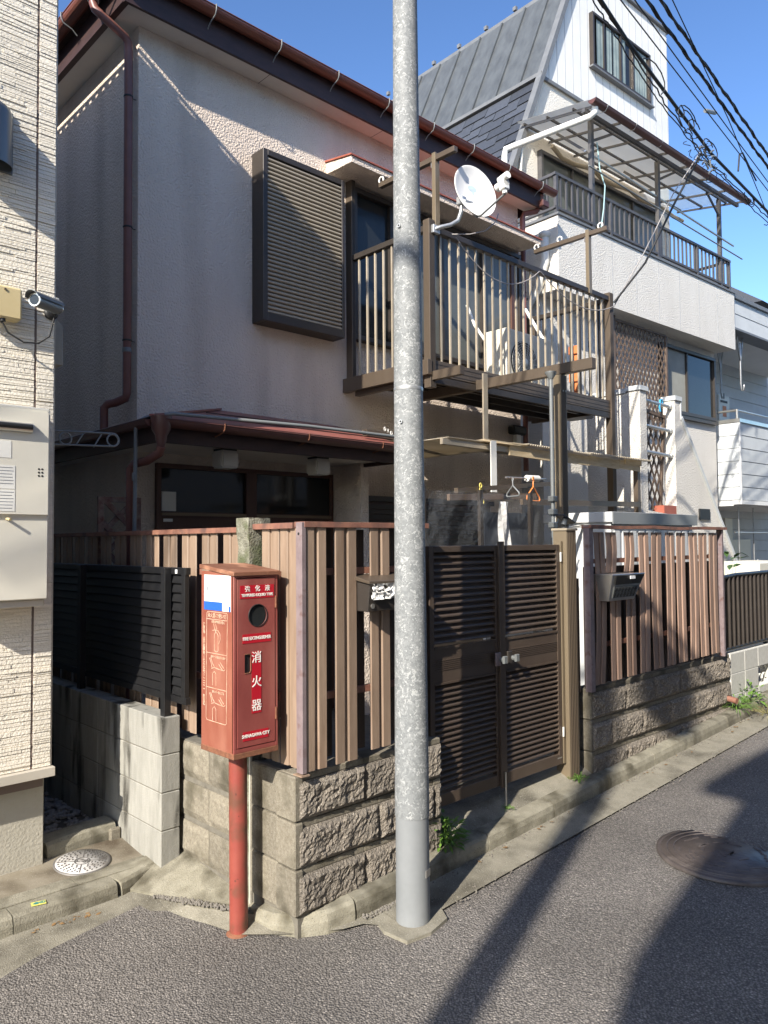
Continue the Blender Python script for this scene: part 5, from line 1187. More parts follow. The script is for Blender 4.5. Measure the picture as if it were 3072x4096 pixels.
def hanger(label, m, x, y, z, s=1, rot=0):
    h = thing('clothes_hanger', label, 'clothes hanger', (x, y, z), group=None)
    def q(u, v): return (x+u*math.cos(rot)*s, y+u*math.sin(rot)*s, z+v*s)
    MB().tube([q(-.012, .0), q(-.014, .02), q(.0, .035), q(.016, .022), q(.012, .0), q(.0, -.02), q(0, -.07)], .005, 7).build('hook', m, h)
    MB().tube([q(0, -.07), q(-.06, -.11), q(-.15, -.17), q(-.16, -.20), q(-.14, -.215), q(.14, -.215), q(.16, -.20), q(.15, -.17), q(.06, -.11), q(0, -.07)], .006, 7).build('shoulders', m, h)
    return h
hanger('orange plastic clothes hanger on the yard clothes pole', 'orange_pl', 4.98, 3.55, 2.075, .75, .2)
hanger('pale blue hanger hanging left of the orange one', 'pipe_grey', 4.68, 3.52, 2.055, .55, 1.2)
t = thing('plastic_chain', 'yellow plastic chain wound on the clothes rack crossbar', 'chain', (4.42, 3.6, 1.95))
M['yellow_pl'] = mat('yellow plastic', (.62, .52, .12), rough=.5)
b = MB()
for k in range(7):
    p = Vector((4.40+.012*math.sin(k*2), 3.60, 2.01-k*.03)); b.tube([p+Vector((.012*math.cos(a*math.pi/4), .01*math.sin(k), .018*math.sin(a*math.pi/4))) for a in range(9)], .004, 6)
b.build('links', 'yellow_pl', t)
t = thing('white_chain', 'white plastic chain looped over the porch gutter end beside the lamp pole', 'chain', (4.4, 4.3, 2.4))
b = MB(); PT = [Vector(p) for p in cat_curve((4.22, 4.42, 2.50), (4.44, 4.36, 2.38), .0, 8)]+[Vector((4.44, 4.35, 2.38-k*.028)) for k in range(1, 10)]
for k, p in enumerate(PT):
    b.tube([p+Vector((.010*math.cos(a*math.pi/4), .010*math.cos(a*math.pi/4)*(k % 2), .016*math.sin(a*math.pi/4))) for a in range(9)], .003, 6)
b.build('links', 'pipe_white', t)
t = thing('aluminium_profile', 'short bronze aluminium profile lying on the porch roof', 'metal profile', (4.2, 4.6, 2.5))
MB().bar((4.12, 4.55, 2.475), (4.50, 4.56, 2.47), .05, .05).build('profile', 'bronze', t); MB().box(4.115, 4.121, 4.53, 4.57, 2.458, 2.49).build('open_end', 'blackmatte', t)
# clear vinyl screen behind the gate
t = thing('vinyl_screen', 'wrinkled clear vinyl sheet hanging behind the gate', 'vinyl sheet', (4.2, 3.2, 1.7))
b = MB(); V = []
for j in range(13):
    row = []
    for i in range(41):
        x = 3.22+i/40*1.72; z = 1.50+j/12*.42-.0*i; y = 3.22+.035*math.sin(x*17+1.5*math.sin(z*9))+.03*noise.noise(Vector((x*6, 0, z*7)))
        row.append(b.b.verts.new((x, y, z)))
    V.append(row)
for a_, c_ in zip(V, V[1:]):
    for i in range(40): b.b.faces.new([a_[i], a_[i+1], c_[i+1], c_[i]])
b.build('sheet', 'vinyl', t, smooth=True)
for xx in (3.4, 3.95, 4.5): MB().box(xx, xx+.03, 3.235, 3.26, 1.1, 1.94).build('support', 'bronze_dk', t)
b = MB(); V = []
for j in range(8): V.append([b.b.verts.new((4.62+k*.03, 3.6+.02*math.sin(k*1.9+j*.4), 1.90-j*.05)) for k in range(5)])
for a_, d_ in zip(V, V[1:]):
    for k in range(4): b.b.faces.new([a_[k], a_[k+1], d_[k+1], d_[k]])
bmesh.ops.solidify(b.b, geom=b.b.faces[:], thickness=.004)
tag(b.build('hanging_cloth', 'patch_white'), 'white cloth hanging behind the clear vinyl sheet', 'cloth')
t = thing('storage_shed', 'low pale grey steel storage shed behind the pinkish fence', 'shed', (7, 4.2, .14))
# shed turned with the fence line
sx0, sx1, sy0, sy1 = 6.26, 7.93, 3.62, 4.05
MB().box(sx0+.02, sx1-.02, sy0+.02, sy1-.02, .14, 1.765).build('body', 'shed_grey', t)
MB().box(sx0-.01, sx1+.01, sy0-.01, sy1+.30, 1.765, 1.86).build('roof', 'shed_grey', t, .006)
MB().box(sx0-.008, sx1+.012, sy0-.022, sy0-.0105, 1.75, 1.857).build('front_trim', 'shed_trim', t)
for k in range(11): MB().box(sx0+.06+k*.15, sx0+.16+k*.15, sy0+.008, sy0+.0195, .2, 1.69).build('door_panel', 'shed_grey', t, .003)
t = thing('blue_grey_panel', 'dark blue panel leaning between shed and gate post', 'panel', (5.8, 4.2, .14)); MB().box(5.3, 6.0, 4.3, 4.33, .14, 1.86).build('sheet', 'slate', t)

# ================================================================ RIGHT BUILDING
BR = thing('house', 'white stucco three storey house with grey mansard roof and covered top balcony', 'house', (7.88, 5.2, 0), R(-2.4), local=True)
t = BR
# local coords: x along facade, y into the block
PX0, PX1, PT_, PB = 0, 4.68, 5.545, 4.64
WY = .9
def add(nm, m, x0, x1, y0, y1, z0, z1, bev=0, par=None): return MB().box(x0, x1, y0, y1, z0, z1).build(nm, m, par or t, bev)
pf = add('balcony_parapet', 'stucco2', 0, 4.68, 0, .12, PB, PT_)
add('balcony_parapet', 'stucco2', 0, .12, .1205, WY, PB, PT_); add('balcony_parapet', 'stucco2', 4.56, 4.68, .1205, WY, PB, PT_)
add('balcony_soffit', 'stucco2', .1205, 4.5595, .1205, WY, PB+.002, PB+.15)
for k in range(8):
    x = .585+k*.585-.0; MB().box(x-.004, x+.004, -.0015, .0, PB+.01, PT_-.002).build('joint', 'joint_grey', pf)
add('coping', 'grey_trim', -.02, 4.70, -.02, .14, PT_, PT_+.03, .003, pf)
MB().box(-.02, .14, .1405, WY, PT_, PT_+.03).box(4.54, 4.70, .1405, WY, PT_, PT_+.03).build('coping', 'grey_trim', pf)
# main body: lower, middle
add('lower_wall', 'stucco2', .06, 4.62, .32, 7.5, 0, PB)
b = MB().prism([(.05, WY, PB+.151), (4.36, WY, PB+.151), (4.36, WY, 8.02), (.916, WY, 8.02), (.27, WY, 6.62), (.05, WY, 6.2)], (0, 6.2, 0)); b.build('middle_wall', 'stucco2', t)
b = MB().prism([(.92, WY-.012, 8.021), (4.372, WY-.012, 8.021), (4.372, WY-.012, 10.16), (1.80, WY-.012, 10.16), (1.68, WY-.012, 9.80)], (0, .12, 0)); up = b.build('upper_wall', 'board_white', t)
MB().prism([(.93, WY+.109, 8.025), (4.36, WY+.109, 8.025), (4.36, WY+.109, 9.80), (1.67, WY+.109, 9.75)], (0, 6, 0)).build('upper_body', 'grey_trim', t)
x = 1.08
while x < 4.36:
    zt_ = 10.16 if x > 1.82 else 8.02+(x-.92)*2.34
    MB().box(x-.006, x+.006, WY-.0145, WY-.0121, 8.03, zt_-.01).build('board_joint', 'joint_grey', up); x += .192
add('roof_edge', 'grey_trim', 1.78, 4.42, WY-.06, WY+.2, 10.161, 10.20, .004)
MB().bar((.90, WY-.025, 8.02), (2.3, WY-.025, 8.02), .03, .05).build('flashing', 'grey_trim', t)
MB().box(2.301, 4.37, WY-.03, WY-.013, 7.995, 8.04).build('flashing', 'board_white', t)
# mansard slope facing left
def sl_pt(s, y, o=0):   # s in 0..1 lower slate 0..S1, metal S1..1
    a = Vector((.22, 0, 6.50)); c_ = Vector((1.69, 0, 9.83)); p = a.lerp(c_, s); n_ = Vector((-(c_-a).z, 0, (c_-a).x)).normalized()
    return Vector((p.x+n_.x*o, y, p.z+n_.z*o))
YF, YR = WY-.06, 4.6
S1 = .46
MB().hexa([sl_pt(S1, YF+.09, -.05), sl_pt(S1, YR, -.05), sl_pt(1, YR, -.05), sl_pt(1, YF+.09, -.05), sl_pt(S1, YF+.09, .012), sl_pt(S1, YR, .012), sl_pt(1, YR, .012), sl_pt(1, YF+.09, .012)]).build('metal_roof', 'seam_metal', t)
for k in range(9):
    y = YF+.42+k*.46; MB().bar(sl_pt(S1+.005, y, .026), sl_pt(.985, y, .026), .03, .03, (1, 0, 0)).build('standing_seam', 'seam_metal', t)
MB().bar(sl_pt(1.0, YF, .0), sl_pt(1.0, YR, .0), .05, .06).build('ridge_trim', 'grey_trim', t)
for k in range(7): MB().bar(sl_pt(1.03, YF+.5+k*.6, .03), sl_pt(1.03, YF+.56+k*.6, .03), .05, .06).build('ridge_clip', 'grey_trim', t)
MB().bar(sl_pt(S1, YF, .03), sl_pt(S1, YR, .03), .06, .05).build('step_flashing', 'grey_trim', t)
MB().bar(sl_pt(-.02, YF+.035, .012), sl_pt(1.01, YF+.035, .012), .10, .07, (1, 0, 0)).build('verge_trim', 'grey_trim', t)
# slates
MB().hexa([sl_pt(0, YF+.09, -.05), sl_pt(0, YR, -.05), sl_pt(S1-.01, YR, -.05), sl_pt(S1-.01, YF+.09, -.05), sl_pt(0, YF+.09, .0), sl_pt(0, YR, .0), sl_pt(S1-.01, YR, .0), sl_pt(S1-.01, YF+.09, .0)]).build('slate_base', 'slate', t)
rows = 9
for r_ in range(rows):
    a0 = r_/rows*(S1-.015); a1 = (r_+1)/rows*(S1-.015)
    y = YF+.10-(.22 if r_ % 2 else 0)
    while y < YR-.05:
        y0_ = max(y, YF+.10); y1_ = min(y+.435, YR); st_ = .25*(int((y*7+r_)) % 2)*(a1-a0)
        if y1_-y0_ > .05:
            MB().hexa([sl_pt(a0-st_, y0_+.003, .0), sl_pt(a0-st_, y1_-.003, .0), sl_pt(a1, y1_-.003, .0), sl_pt(a1, y0_+.003, .0), sl_pt(a0-st_, y0_+.003, .022), sl_pt(a0-st_, y1_-.003, .022), sl_pt(a1, y1_-.003, .006), sl_pt(a1, y0_+.003, .006)]).build('slate', 'slate', t)
        y += .44
# top window with curtains
def lwin(x0, x1, z0, z1, y, mull, panes, fm='bronze_dk', fw=.04, curtain=None):
    w_ = window(t, x0, x1, z0, z1, y, mull, fm, 'glass', fw=fw, mw=.035, dp=.07, panes=panes)
    if curtain:
        for (a_, c_) in curtain:
            b = MB(); n = int((c_-a_)/.035)
            V0 = [b.b.verts.new((a_+(c_-a_)*i/n, y-.026+.006*(i % 2)-.012, z0+fw+.01)) for i in range(n+1)]; V1 = [b.b.verts.new((a_+(c_-a_)*i/n, y-.026+.006*(i % 2)-.012, z1-fw-.01)) for i in range(n+1)]
            for i in range(n): b.b.faces.new([V0[i], V0[i+1], V1[i+1], V1[i]])
            b.build('curtain', 'curtain_blue', w_)
    return w_
lwin(2.085, 3.72, 8.655, 9.475, WY-.0125, [2.40, 2.86, 3.22], ['glass']*4, 'bronze_dk', curtain=[(2.22, 2.39), (2.48, 2.62), (2.66, 2.84), (2.90, 3.02), (3.26, 3.62)])
add('window_sill', 'grey_trim', 2.06, 3.80, WY-.09, WY-.013, 8.63, 8.654)
lwin(.80, 3.95, 5.75, 6.95, WY-.001, [1.55, 2.35, 3.15], ['glass_frost']*4, 'dark_steel', .05)
lwin(2.85, 4.52, 3.50, 4.52, .319, [3.62], ['curtain', 'glass'], 'bronze_dk', .05)
add('window_sill', 'bronze_dk', 2.83, 4.56, .26, .318, 3.44, 3.498)
b = MB(); 
for a_, c_ in ((3.66, 4.47),):
    n = 22; V0 = [b.b.verts.new((a_+(c_-a_)*i/n, .352-.06+.006*(i % 2), 3.56)) for i in range(n+1)]; V1 = [b.b.verts.new((a_+(c_-a_)*i/n, .352-.06+.006*(i % 2), 4.1)) for i in range(n+1)]
    for i in range(n): b.b.faces.new([V0[i], V0[i+1], V1[i+1], V1[i]])
b.build('curtain', 'curtain', t)
# ground opening on the right flank
# balcony railing
rl = 6.075
for a_, c_ in (((0, .05, rl), (4.66, .05, rl)), ((.03, .05, rl), (.03, WY, rl)), ((4.63, .05, rl), (4.63, WY, rl))):
    MB().bar(a_, c_, .045, .035).build('railing_top', 'dark_steel', t)
for a_, c_ in (((0, .05, 5.66), (4.66, .05, 5.66)), ((.03, .05, 5.66), (.03, WY, 5.66)), ((4.63, .05, 5.66), (4.63, WY, 5.66))):
    MB().bar(a_, c_, .035, .03).build('railing_bottom', 'dark_steel', t)
rb_ = MB().box(0, .022, .04, .06, 5.675, 6.06).build('railing_bar', 'dark_steel', t); rb_.location = (.12, 0, 0)
for k in range(1, 38): inst(rb_, t, (.12+k*.12, 0, 0))
for k in range(6): inst(rb_, t, (.02, .12+k*.13, 0)); inst(rb_, t, (4.62, .12+k*.13, 0))
for x in (.02, 1.2, 2.4, 3.55, 4.61): MB().box(x, x+.04, .03, .07, PT_+.03, 6.06).build('railing_post', 'dark_steel', t)
# canopy
cn = MB().bar((.40, -.12, 6.93), (4.62, -.12, 6.93), .04, .05).build('canopy_frame', 'dark_steel', t)
def pc(x, y): return (x, y, 7.17-(WY-y)*.17)
for y in (.82, .45, .05): MB().bar(pc(.42, y-.0), pc(4.60, y), .022, .028).build('purlin', 'dark_steel', cn)
for k in range(8):
    x = .45+k*.59; MB().bar((x, WY-.02, 7.14), (x, -.24, 6.945), .018, .03).build('rafter', 'dark_steel', cn)
for x in (.80, 2.45, 4.33):
    MB().box(x, x+.055, .035, .09, 5.58, 7.02).build('post', 'dark_steel', cn)
for x in (.82, 2.47): 
    MB().bar((x, .06, 6.75), (x+.5, .06, 7.02), .02, .035).build('brace', 'dark_steel', cn); MB().bar((x+.02, .08, 6.6), (x+.02, .60, 7.08), .02, .035).build('brace', 'dark_steel', cn)
MB().bar((4.35, .06, 6.75), (3.95, .06, 7.02), .02, .035).build('brace', 'dark_steel', cn)
corr('roof_sheet', 'poly', cn, (.36, -.22, 7.0), (3.2, 0, 0), (0, 1.11, .188), 64, .009, 4)
corr('roof_sheet', 'poly_clear', cn, (3.565, -.22, 7.0), (1.05, 0, 0), (0, 1.11, .188), 21, .009, 4)
_g = gutter('gutter', 'gutter_dark', (.36, -.27, 6.99), (4.66, -.27, 6.96), .055, cn)
for k in range(7): MB().tube([(.62+k*.66, -.22, 6.93), (.62+k*.66, -.29, 6.925), (.62+k*.66, -.332, 6.985)], .006, 6).build('gutter_bracket', 'galv_plain', cn)
MB().tube([(.47, -.24, 6.95), (.47, -.24, 6.88), (.45, -.18, 6.84), (.02, .66, 6.66), (-.06, .74, 6.62), (-.06, .76, 6.54), (-.06, .76, 5.4), (-.06, .76, 2)], .04, 14).build('drain_pipe', 'pipe_white', t)
MB().tube([(.42, .86, 6.85), (.38, .86, 6.5), (.36, .86, 6.1)], .022, 8).build('overflow_pipe', 'pipe_white', t)
MB().tube([(-.02, .18, 5.30), (-.05, .16, 5.25), (-.06, .15, 5.0), (-.04, .28, 4.7), (-.03, .5, 4.45), (-.03, .6, 3)], .05, 12).lathe([(.05, 0), (.075, .02), (.075, .06), (.03, .09), (.001, .1)], 16, (-.03, .18, 5.3)).build('pipe_cover', 'pipe_white', t)
MB().tube([(.9+.25*k, .72+.03*math.sin(k*1.7), 6.98-.10*abs(math.sin(k*.8))) for k in range(15)], .03, 8).build('rolled_blind', 'poly_dirty', t)
MB().tube([(.75, .1, 6.62), (4.75, .02, 6.35)], .014, 8).build('laundry_pole', 'steel', t)
MB().tube([(.6, -.05, 6.32), (3.0, -.05, 6.22), (4.9, -.05, 6.15)], .010, 8).build('laundry_pole', 'pipe_grey', t)
MB().tube([(.90, .02, 6.75), (.92, .0, 6.4), (1.02, -.01, 6.2), (.98, -.01, 5.9), (.93, 0, 5.63)], .009, 6).build('rope', 'teal', t)
# big diamond lattice screen
lt = MB().box(1.40, 1.44, .14, .17, 3.30, 4.62).box(2.76, 2.80, .14, .17, 3.30, 4.56).box(1.44, 2.76, .14, .17, 4.55, 4.58).box(1.44, 2.76, .14, .17, 3.30, 3.33).build('lattice_frame', 'lattice_br', t)
def lattice(par, x0, x1, z0, z1, y, p, w_, m, slope=1.75, mk=None, nm='lattice_slat'):
    mk = mk or (lambda x, z, o: (x, y+o, z))
    H_ = z1-z0
    for sgn in (1, -1):
        k = -int(H_/slope/p)-1
        while x0+k*p < x1+H_/slope:
            xa = x0+k*p; xb = xa+H_/slope
            if sgn < 0: xa, xb = xb, xa
            za, zb_ = z0, z1
            A_ = [xa, za]; B2 = [xb, zb_]
            dx = (xb-xa)/(zb_-za)
            # clip
            ts = [0, 1]
            for lim, side in ((x0, 0), (x1, 1)):
                if abs(xb-xa) > 1e-6:
                    tt = (lim-xa)/(xb-xa)
                    if (side == 0) == (xb > xa): ts[0] = max(ts[0], tt)
                    else: ts[1] = min(ts[1], tt)
            if ts[1]-ts[0] > .03:
                pa = mk(xa+(xb-xa)*ts[0], za+H_*ts[0], .006*sgn); pb2 = mk(xa+(xb-xa)*ts[1], za+H_*ts[1], .006*sgn)
                MB().bar(pa, pb2, w_, .007, (0, 1, 0)).build(nm, m, par)
            k += 1
lattice(lt, 1.44, 2.76, 3.33, 4.55, .155, .098, .020, 'lattice_br')
# bamboo wall hatch
BRl = t
# ---- external stair wall in front (world coords)
t = thing('stair_wall', 'white stucco stair wall with barred opening and sloping grey coping', 'wall', (9.2, 4.45, .2))
SY = 4.40; x0 = 8.285
XA, XB, XC = 8.44, 9.15, 9.30
o = MB().box(x0, XA, SY, SY+.15, .1, 3.345).build('wall', 'stucco2', t)
MB().box(x0, x0+.15, SY+.1505, 5.1, .1, 3.33).build('wall', 'stucco2', t)
MB().prism([(XA, SY, .1), (XA, SY, 1.95), (XB, SY, 1.90), (XB, SY, 3.33), (XC, SY, 3.33), (XC, SY, 3.10), (11.5, SY, .55), (11.5, SY, .1)], (0, .15, 0)).build('wall', 'stucco2', t)
MB().box(x0-.02, XA+.015, SY-.02, SY+.17, 3.346, 3.40).box(x0-.02, x0+.17, SY+.1705, 5.1, 3.331, 3.385).box(XB-.015, XC+.015, SY-.02, SY+.17, 3.331, 3.385).bar((XC+.012, SY+.075, 3.13), (11.5, SY+.075, .58), .19, .04).build('coping', 'grey_siding', t)
MB().box(XC+.001, XC+.02, SY-.01, SY+.16, 3.1, 3.33).build('coping', 'grey_siding', t)
MB().box(XB-.32, XB-.002, SY+.001, SY+.149, 1.905, 2.02).build('red_sill_board', 'red_trim', t)
for z in (3.26, 2.96, 2.65):
    MB().tube([(XA-.02, SY+.05, z), (XB-.05, SY+.05, z-.012)], .021, 14).tube([(XB-.055, SY+.05, z-.012), (XB+.001, SY+.05, z-.012)], .030, 14).build('rail_tube', 'galv_plain', t)
lf = thing('lattice_panel', 'brown diamond lattice tied behind the tubes of the stair wall opening', 'lattice', (8.8, 4.56, 2))
MB().bar((8.47, 4.50, 3.16), (9.08, 4.50, 3.12), .04, .04).bar((9.06, 4.50, 3.12), (8.93, 4.50, 2.0), .04, .03, (0, 1, 0)).bar((8.46, 4.50, 3.16), (8.46, 4.50, 2.0), .04, .03, (0, 1, 0)).build('frame', 'lattice_br', lf)
lattice(lf, 8.46, 9.0, 1.97, 3.13, 4.50, .125, .032, 'lattice_br')
h2 = MB().tube([(8.86, 4.44, 3.16), (8.84, 4.44, 3.22), (8.86, 4.44, 3.30), (8.90, 4.44, 3.31), (8.92, 4.44, 3.27)], .012, 8).build('plastic_hook', 'blue_pl'); tag(h2, 'bright blue plastic hook on the top tube of the stair wall', 'hook')
vt = MB().box(9.75, 10.05, SY-.02, SY+.0, 1.86, 2.0).build('wall_opening', 'blackmatte', t)

# ================================================================ FAR GREY HOUSE
G = thing('house', 'pale grey horizontal siding house with balconies at the right edge', 'house', (7.88, 5.2, 0), R(-2.4), local=True); t = G
fx = 4.86; fy = .04
def lapped(x0, x1, z0, z1, y, n, par, side=None):
    h = (z1-z0)/n
    for k in range(n):
        if side is None: MB().prism([(x0, y, z0+k*h), (x0, y-.016, z0+k*h+.006), (x0, y-.008, z0+(k+1)*h-.003), (x0, y, z0+(k+1)*h-.003)], (x1-x0, 0, 0)).build('siding_board', 'grey_siding', par)
        else: MB().prism([(side, x0, z0+k*h), (side-.016, x0, z0+k*h+.006), (side-.008, x0, z0+(k+1)*h-.003), (side, x0, z0+(k+1)*h-.003)], (0, x1-x0, 0)).build('siding_board', 'grey_siding', par)
up = MB().box(4.72, 9, fy+.02, 1.3, 5.02, 5.50).build('upper_parapet', 'grey_siding', t); lapped(4.70, 9, 5.02, 5.50, fy+.02, 2, up)
MB().box(4.70, 9, fy-.03, 1.3, 5.501, 5.56).box(4.70, 9, fy-.03, .3, 4.985, 5.018).build('cap', 'grey_trim', up)
MB().box(4.70, 9, .3, 1.3, 4.99, 5.018).build('soffit', 'board_white', up)
lo = MB().box(fx, 9, fy+.02, fy+.12, 2.235, 3.50).box(fx, fx+.1, fy+.1205, 1.3, 2.235, 3.50).build('lower_parapet', 'grey_siding', t); lapped(fx-.012, 9, 2.24, 3.50, fy+.02, 6, lo); lapped(fy+.02, 1.3, 2.24, 3.50, 0, 6, lo, side=fx)
MB().box(fx-.02, 9, fy-.01, fy+.14, 3.501, 3.56).box(fx-.02, fx+.14, fy+.141, 1.3, 3.501, 3.56).build('cap', 'steel', lo)
MB().box(fx-.01, fx+.03, fy-.005, fy+.018, 2.2, 3.5).build('corner_trim', 'board_white', lo)
MB().tube([(fx+.02, fy+.05, 3.70), (9, fy+.05, 3.70)], .02, 8).tube([(fx+.02, fy+.05, 3.70), (fx+.02, 1.3, 3.70)], .02, 8).tube([(fx+.02, fy+.05, 3.55), (fx+.02, fy+.05, 3.70)], .02, 8).build('hand_rail', 'steel', lo)
MB().box(fx, 9, fy+.13, 1.3, 2.15, 2.234).box(fx-.02, 9, fy-.01, fy+.1295, 2.17, 2.234).build('balcony_floor', 'board_white', t)
MB().box(4.70, 9, 1.3, 7, 0, 5.55).build('wall', 'grey_siding', t)
lapped(4.70, 9, .3, 5.0, 1.299, 22, t)
lwin(5.0, 5.95, 3.0, 4.55, 1.27, [5.45], ['curtain', 'glass_frost'], 'board_white', .05)
lwin(5.15, 5.75, .5, 1.95, 1.27, [], ['glass_frost'], 'board_white', .05)
ht = MB().box(6.30, 6.72, 1.05, 1.27, 3.60, 4.28).build('boiler', 'white_enamel', t, .01); MB().box(6.36, 6.62, 1.04, 1.0495, 4.14, 4.18).build('boiler_slot', 'blackmatte', ht)
MB().box(6.44, 6.58, 1.0445, 1.0495, 3.88, 4.08).build('boiler_label', 'orange', ht); MB().box(6.32, 6.70, 1.07, 1.27, 3.2, 3.598).build('pipe_cover', 'white_enamel', t)
for (x, y) in ((5.3, .2), (5.75, .75), (7.1, .3)):
    MB().tube([(x-.1, y, 4.985), (x, y, 4.55), (x+.1, y, 4.985)], .014, 6).tube([(x, y, 4.9), (x, y, 4.2), (x+.03, y, 4.1), (x+.1, y, 4.1), (x+.12, y, 4.2)], .014, 6).build('laundry_hook', 'galv_plain', t)
for (x, y) in ((5.2, .25), (6.1, .4)):
    MB().tube([(x, y, 2.15), (x, y, 1.2), (x+.04, y, 1.1), (x+.12, y, 1.12), (x+.14, y, 1.25)], .012, 6).build('laundry_hook', 'galv_plain', t)
MB().tube([(5.15, .3, 1.72), (7.5, .3, 1.72)], .014, 8).build('laundry_pole', 'steel', t)
ht = MB().box(6.32, 6.62, 1.0, 1.27, 1.15, 2.0).build('boiler', 'white_enamel', t, .01); MB().box(6.42, 6.54, .995, .9995, 1.28, 1.44).build('boiler_label', 'orange', ht)
MB().box(6.25, 6.30, 1.0, 1.27, .5, 1.1).build('orange_panel', 'orange', t)
MB().box(7.0, 7.9, 1.24, 1.27, .5, 1.6).build('white_door', 'white_enamel', t)
t = thing('washing_machine', 'cream washing machine top showing over the black railing', 'washing machine', (11.2, 3.4, .3))
MB().box(9.62, 10.5, 3.62, 4.1, .4, 1.33).build('cabinet', 'white_enamel', t, .02)
t = thing('house', 'dark tiled roof of a house peeking behind the grey siding house', 'house', (26, 9, 0))
MB().box(22.5, 30, 8.4, 14, 0, 8.2).build('wall', 'grey_trim', t); MB().prism([(22.0, 8.0, 8.15), (22.0, 14.4, 8.15), (22, 11.2, 10.4)], (9, 0, 0)).build('roof', 'slate', t)

# ================================================================ PLANTS
def leafy(label, cat_, c, n, h, spread, lw=.018, ll=.07, m='leaf', seed=1, nm='plant', stem=False):
    rnd = random.Random(seed); t_ = thing(nm, label, cat_, c); b = MB(); s_ = MB(); C_ = Vector(c)
    for k in range(n):
        a = rnd.random()*6.28; rr_ = rnd.random()**.6; base = C_+Vector((math.cos(a)*spread*.25*rr_, math.sin(a)*spread*.25*rr_, 0))
        if stem:
            zt = rnd.uniform(.25, 1)*h; p = base+Vector((math.cos(a)*spread*.3, math.sin(a)*spread*.3, zt))
        else: p = base+Vector((math.cos(a)*spread*rr_*.9, math.sin(a)*spread*rr_*.9, h*rnd.uniform(.1, 1)*(1-.5*rr_)))
        d = Vector((math.cos(a), math.sin(a), rnd.uniform(-.3, .9))).normalized(); w_ = d.cross(Vector((0, 0, 1))).normalized(); L_ = ll*rnd.uniform(.6, 1.2); W_ = lw*rnd.uniform(.7, 1.2)
        q = [p, p+d*L_*.4+w_*W_, p+d*L_*.75+w_*W_*.7-Vector((0, 0, L_*.08)), p+d*L_-Vector((0, 0, L_*.25)), p+d*L_*.75-w_*W_*.7-Vector((0, 0, L_*.08)), p+d*L_*.4-w_*W_]
        mid = [p+d*L_*.4-Vector((0, 0, W_*.3)), p+d*L_*.75-Vector((0, 0, L_*.08+W_*.3))]
        v = [b.b.verts.new(x_) for x_ in q+mid]
        for fc in ((0, 1, 6), (0, 6, 5), (1, 2, 7, 6), (6, 7, 4, 5), (2, 3, 7), (7, 3, 4)): b.b.faces.new([v[i] for i in fc])
        if k % 3 == 0: s_.tube([base, (base+p)/2+Vector((0, 0, .01)), p], .0015, 5)
    for vtx in b.b.verts:
        pass
    fo = b.build('foliage', m, t_); stuff(fo); stuff(s_.build('stems', m, t_))
    return t_
leafy('leafy green weed growing at the wall foot right of the lamp pole', 'weed', (2.99, 2.72, .05), 190, .17, .085, .010, .055, 'leaf', 3, 'weed')
leafy('small green weed with yellow leaf by the pale block wall', 'weed', (6.75, 2.66, .235), 70, .20, .11, .014, .06, 'leaf', 5, 'weed')
leafy('low grassy tuft at the end of the right stone wall', 'weed', (6.5, 2.66, .22), 150, .10, .14, .003, .09, 'leaf', 9, 'weed')
leafy('dry grass tuft on the kerb at the far right', 'weed', (6.75, 2.5, .16), 120, .07, .16, .0025, .08, 'dry', 11, 'weed')
leafy('tiny weed at the foot of the right gate post', 'weed', (4.20, 2.69, .125), 60, .035, .05, .004, .03, 'leaf', 12, 'weed')
leafy('tiny weed under the gate drop bolt', 'weed', (3.52, 2.72, .10), 30, .02, .03, .003, .02, 'leaf', 13, 'weed')
leafy('young shrub with long leaves behind the black railing', 'shrub', (7.1, 2.95, .65), 46, .85, .16, .024, .13, 'leaf_dk', 21, 'shrub', True)
leafy('narrow shrub squeezed between the pinkish fence and the black railing', 'shrub', (6.46, 2.9, .6), 60, .70, .09, .016, .08, 'leaf_dk', 22, 'shrub', True)
bo = thing('bottle', 'clear bottle with green cap hanging behind the pinkish fence', 'bottle', (4.66, 2.76, .98))
MB().lathe([(.028, 0), (.032, .01), (.032, .12), (.013, .16), (.013, .17)], 16, (4.70, 2.78, 1.02)).build('body', 'glass_frost', bo); MB().lathe([(.018, 0), (.018, .025)], 12, (4.70, 2.78, 1.19)).build('cap', 'teal_ink', bo)

# ================================================================ WIRES
def wire(label, pts, r=.012, sag=.0, twist=0, nm='overhead_cable', seed=0, m='cable', jit=0):
    P = [Vector(p) for p in pts]; rnd = random.Random(seed); out = []
    n = 90
    for k in range(n+1):
        s_ = k/n*(len(P)-1); i = min(int(s_), len(P)-2); q = P[i].lerp(P[i+1], s_-i); out.append(q+Vector((0, rnd.uniform(-jit, jit), rnd.uniform(-jit, jit))))
    t_ = thing(nm, label, 'cable', P[0]); b = MB(); b.tube(out, r, 7)
    if twist:
        for ph in range(twist):
            b.tube([q+Vector((0, math.cos(k*1.1+ph*2.1)*r*1.3, math.sin(k*1.1+ph*2.1)*r*1.3)) for k, q in enumerate(out)], r*.55, 6)
    b.build('strand', m, t_); return t_
